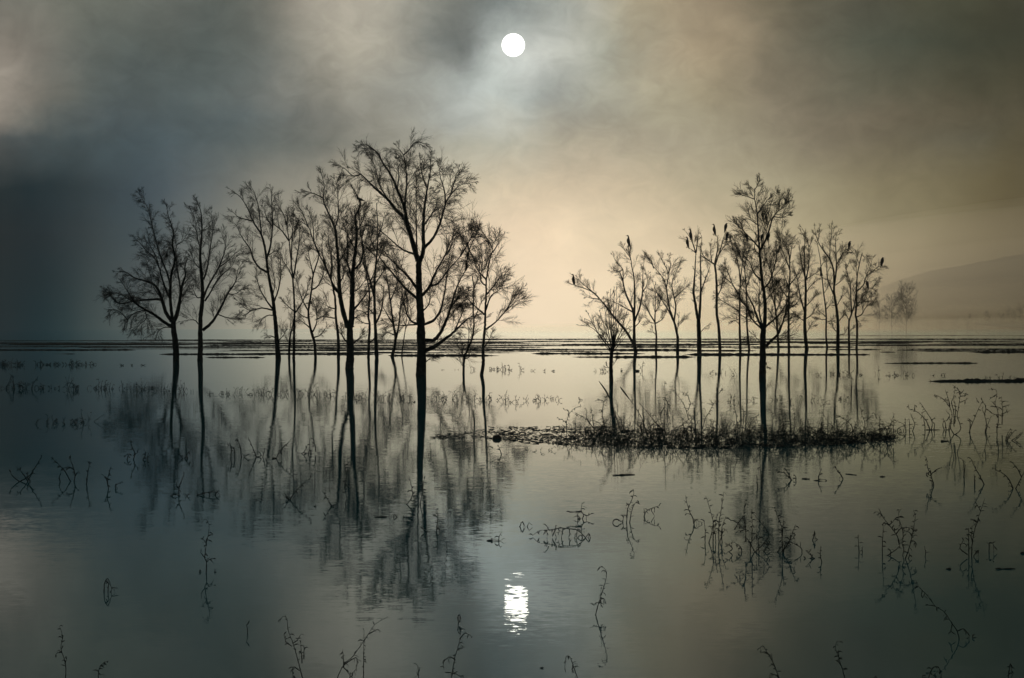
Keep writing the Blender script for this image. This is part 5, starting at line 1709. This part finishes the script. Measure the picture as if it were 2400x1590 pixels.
blob('floating_stump', 1165, 1029, 21, 11, 'dark squarish stump floating at the open tip of the reed bed', 31, 0.1)
blob('floating_log', 2214, 1035, 18, 4.2, 'small wedge-shaped log floating below the dead shrub', 32, 0.75)
blob('mud_lump', 2391, 891, 20, 6, 'dark lump on the nearer mud bar at the bright-side edge', 33, 0.2, 'lump')


# ------------------------------------------------------------------ haze
def volume_mat(name, density, aniso, col=(0.995, 0.99, 0.98, 1)):
    m = bpy.data.materials.new(name)
    m.use_nodes = True
    nt = m.node_tree
    nt.nodes.clear()
    out = nt.nodes.new('ShaderNodeOutputMaterial')
    v = nt.nodes.new('ShaderNodeVolumePrincipled')
    v.inputs['Color'].default_value = col
    v.inputs['Density'].default_value = density
    v.inputs['Anisotropy'].default_value = aniso
    nt.links.new(v.outputs[0], out.inputs['Volume'])
    return m


def box(name, lo, hi, material):
    x0, y0, z0 = lo
    x1, y1, z1 = hi
    V = [(x0, y0, z0), (x1, y0, z0), (x1, y1, z0), (x0, y1, z0), (x0, y0, z1), (x1, y0, z1), (x1, y1, z1), (x0, y1, z1)]
    Fq = [(0, 3, 2, 1), (4, 5, 6, 7), (0, 1, 5, 4), (1, 2, 6, 5), (2, 3, 7, 6), (3, 0, 4, 7)]
    return mesh_obj(name, V, np.array(Fq), material, smooth=False)


hz = box('haze', (-XW - 20, Y0 - 20, -8.0), (XW + 20, Y1 + 20, 92.0), volume_mat('haze_air', 0.000035, 0.93))
tag(hz, 'thin morning haze hanging over the flooded meadow', 'haze', kind='stuff')


def mist_dome(name, c, r, z0, material, nu=48, nv=14):
    """a low smooth bank of mist: half an ellipsoid closed by a floor just below the water"""
    V = []
    for j in range(nv):
        f = (j / nv) * math.pi / 2
        for i_ in range(nu):
            a_ = 2 * math.pi * i_ / nu
            V.append((c[0] + r[0] * math.cos(a_) * math.cos(f), c[1] + r[1] * math.sin(a_) * math.cos(f), z0 + r[2] * math.sin(f)))
    top, bot = len(V), len(V) + 1
    V += [(c[0], c[1], z0 + r[2]), (c[0], c[1], z0)]
    T = []
    for j in range(nv - 1):
        for i_ in range(nu):
            p, q = j * nu + i_, j * nu + (i_ + 1) % nu
            T += [(p, q, q + nu), (p, q + nu, p + nu)]
    for i_ in range(nu):
        p, q = i_, (i_ + 1) % nu
        T.append((bot, q, p))
        T.append(((nv - 1) * nu + p, (nv - 1) * nu + q, top))
    return mesh_obj(name, V, np.array(T), material)


# many thin overlapping banks, so that the mist thins upwards without an edge
MIST = volume_mat('mist_air', 0.0008, 0.96, (1.0, 0.95, 0.85, 1))
rm = random.Random(3)
for k_, h_ in enumerate((14, 22, 30, 39, 49, 60, 72, 86)):
    c_ = (560 + rm.uniform(-50, 60), 1270 + rm.uniform(-50, 60))
    r_ = (470 + 10 * k_ + rm.uniform(-30, 30), 560 + rm.uniform(-40, 40), h_)
    tag(mist_dome('mist', c_, r_, -3.0, MIST), 'pale mist lying before the low hill, layer reaching %s' % ('lowest', 'very low', 'low', 'fairly low', 'halfway up', 'fairly high', 'high', 'highest')[k_], 'mist', kind='stuff')
for (c_, r_, den_, lab_) in [((400, 1000), (290, 320, 20), 0.0014, 'low bank of pale mist along the foot of the misty trees'),
                             ((250, 960), (365, 470, 7.5), 0.0028, 'thin sheet of mist lying on the water behind the mud bars')]:
    tag(mist_dome('mist', c_, r_, -3.0, volume_mat('mist_air', den_, 0.96, (1.0, 0.95, 0.85, 1))), lab_, 'mist', kind='stuff')
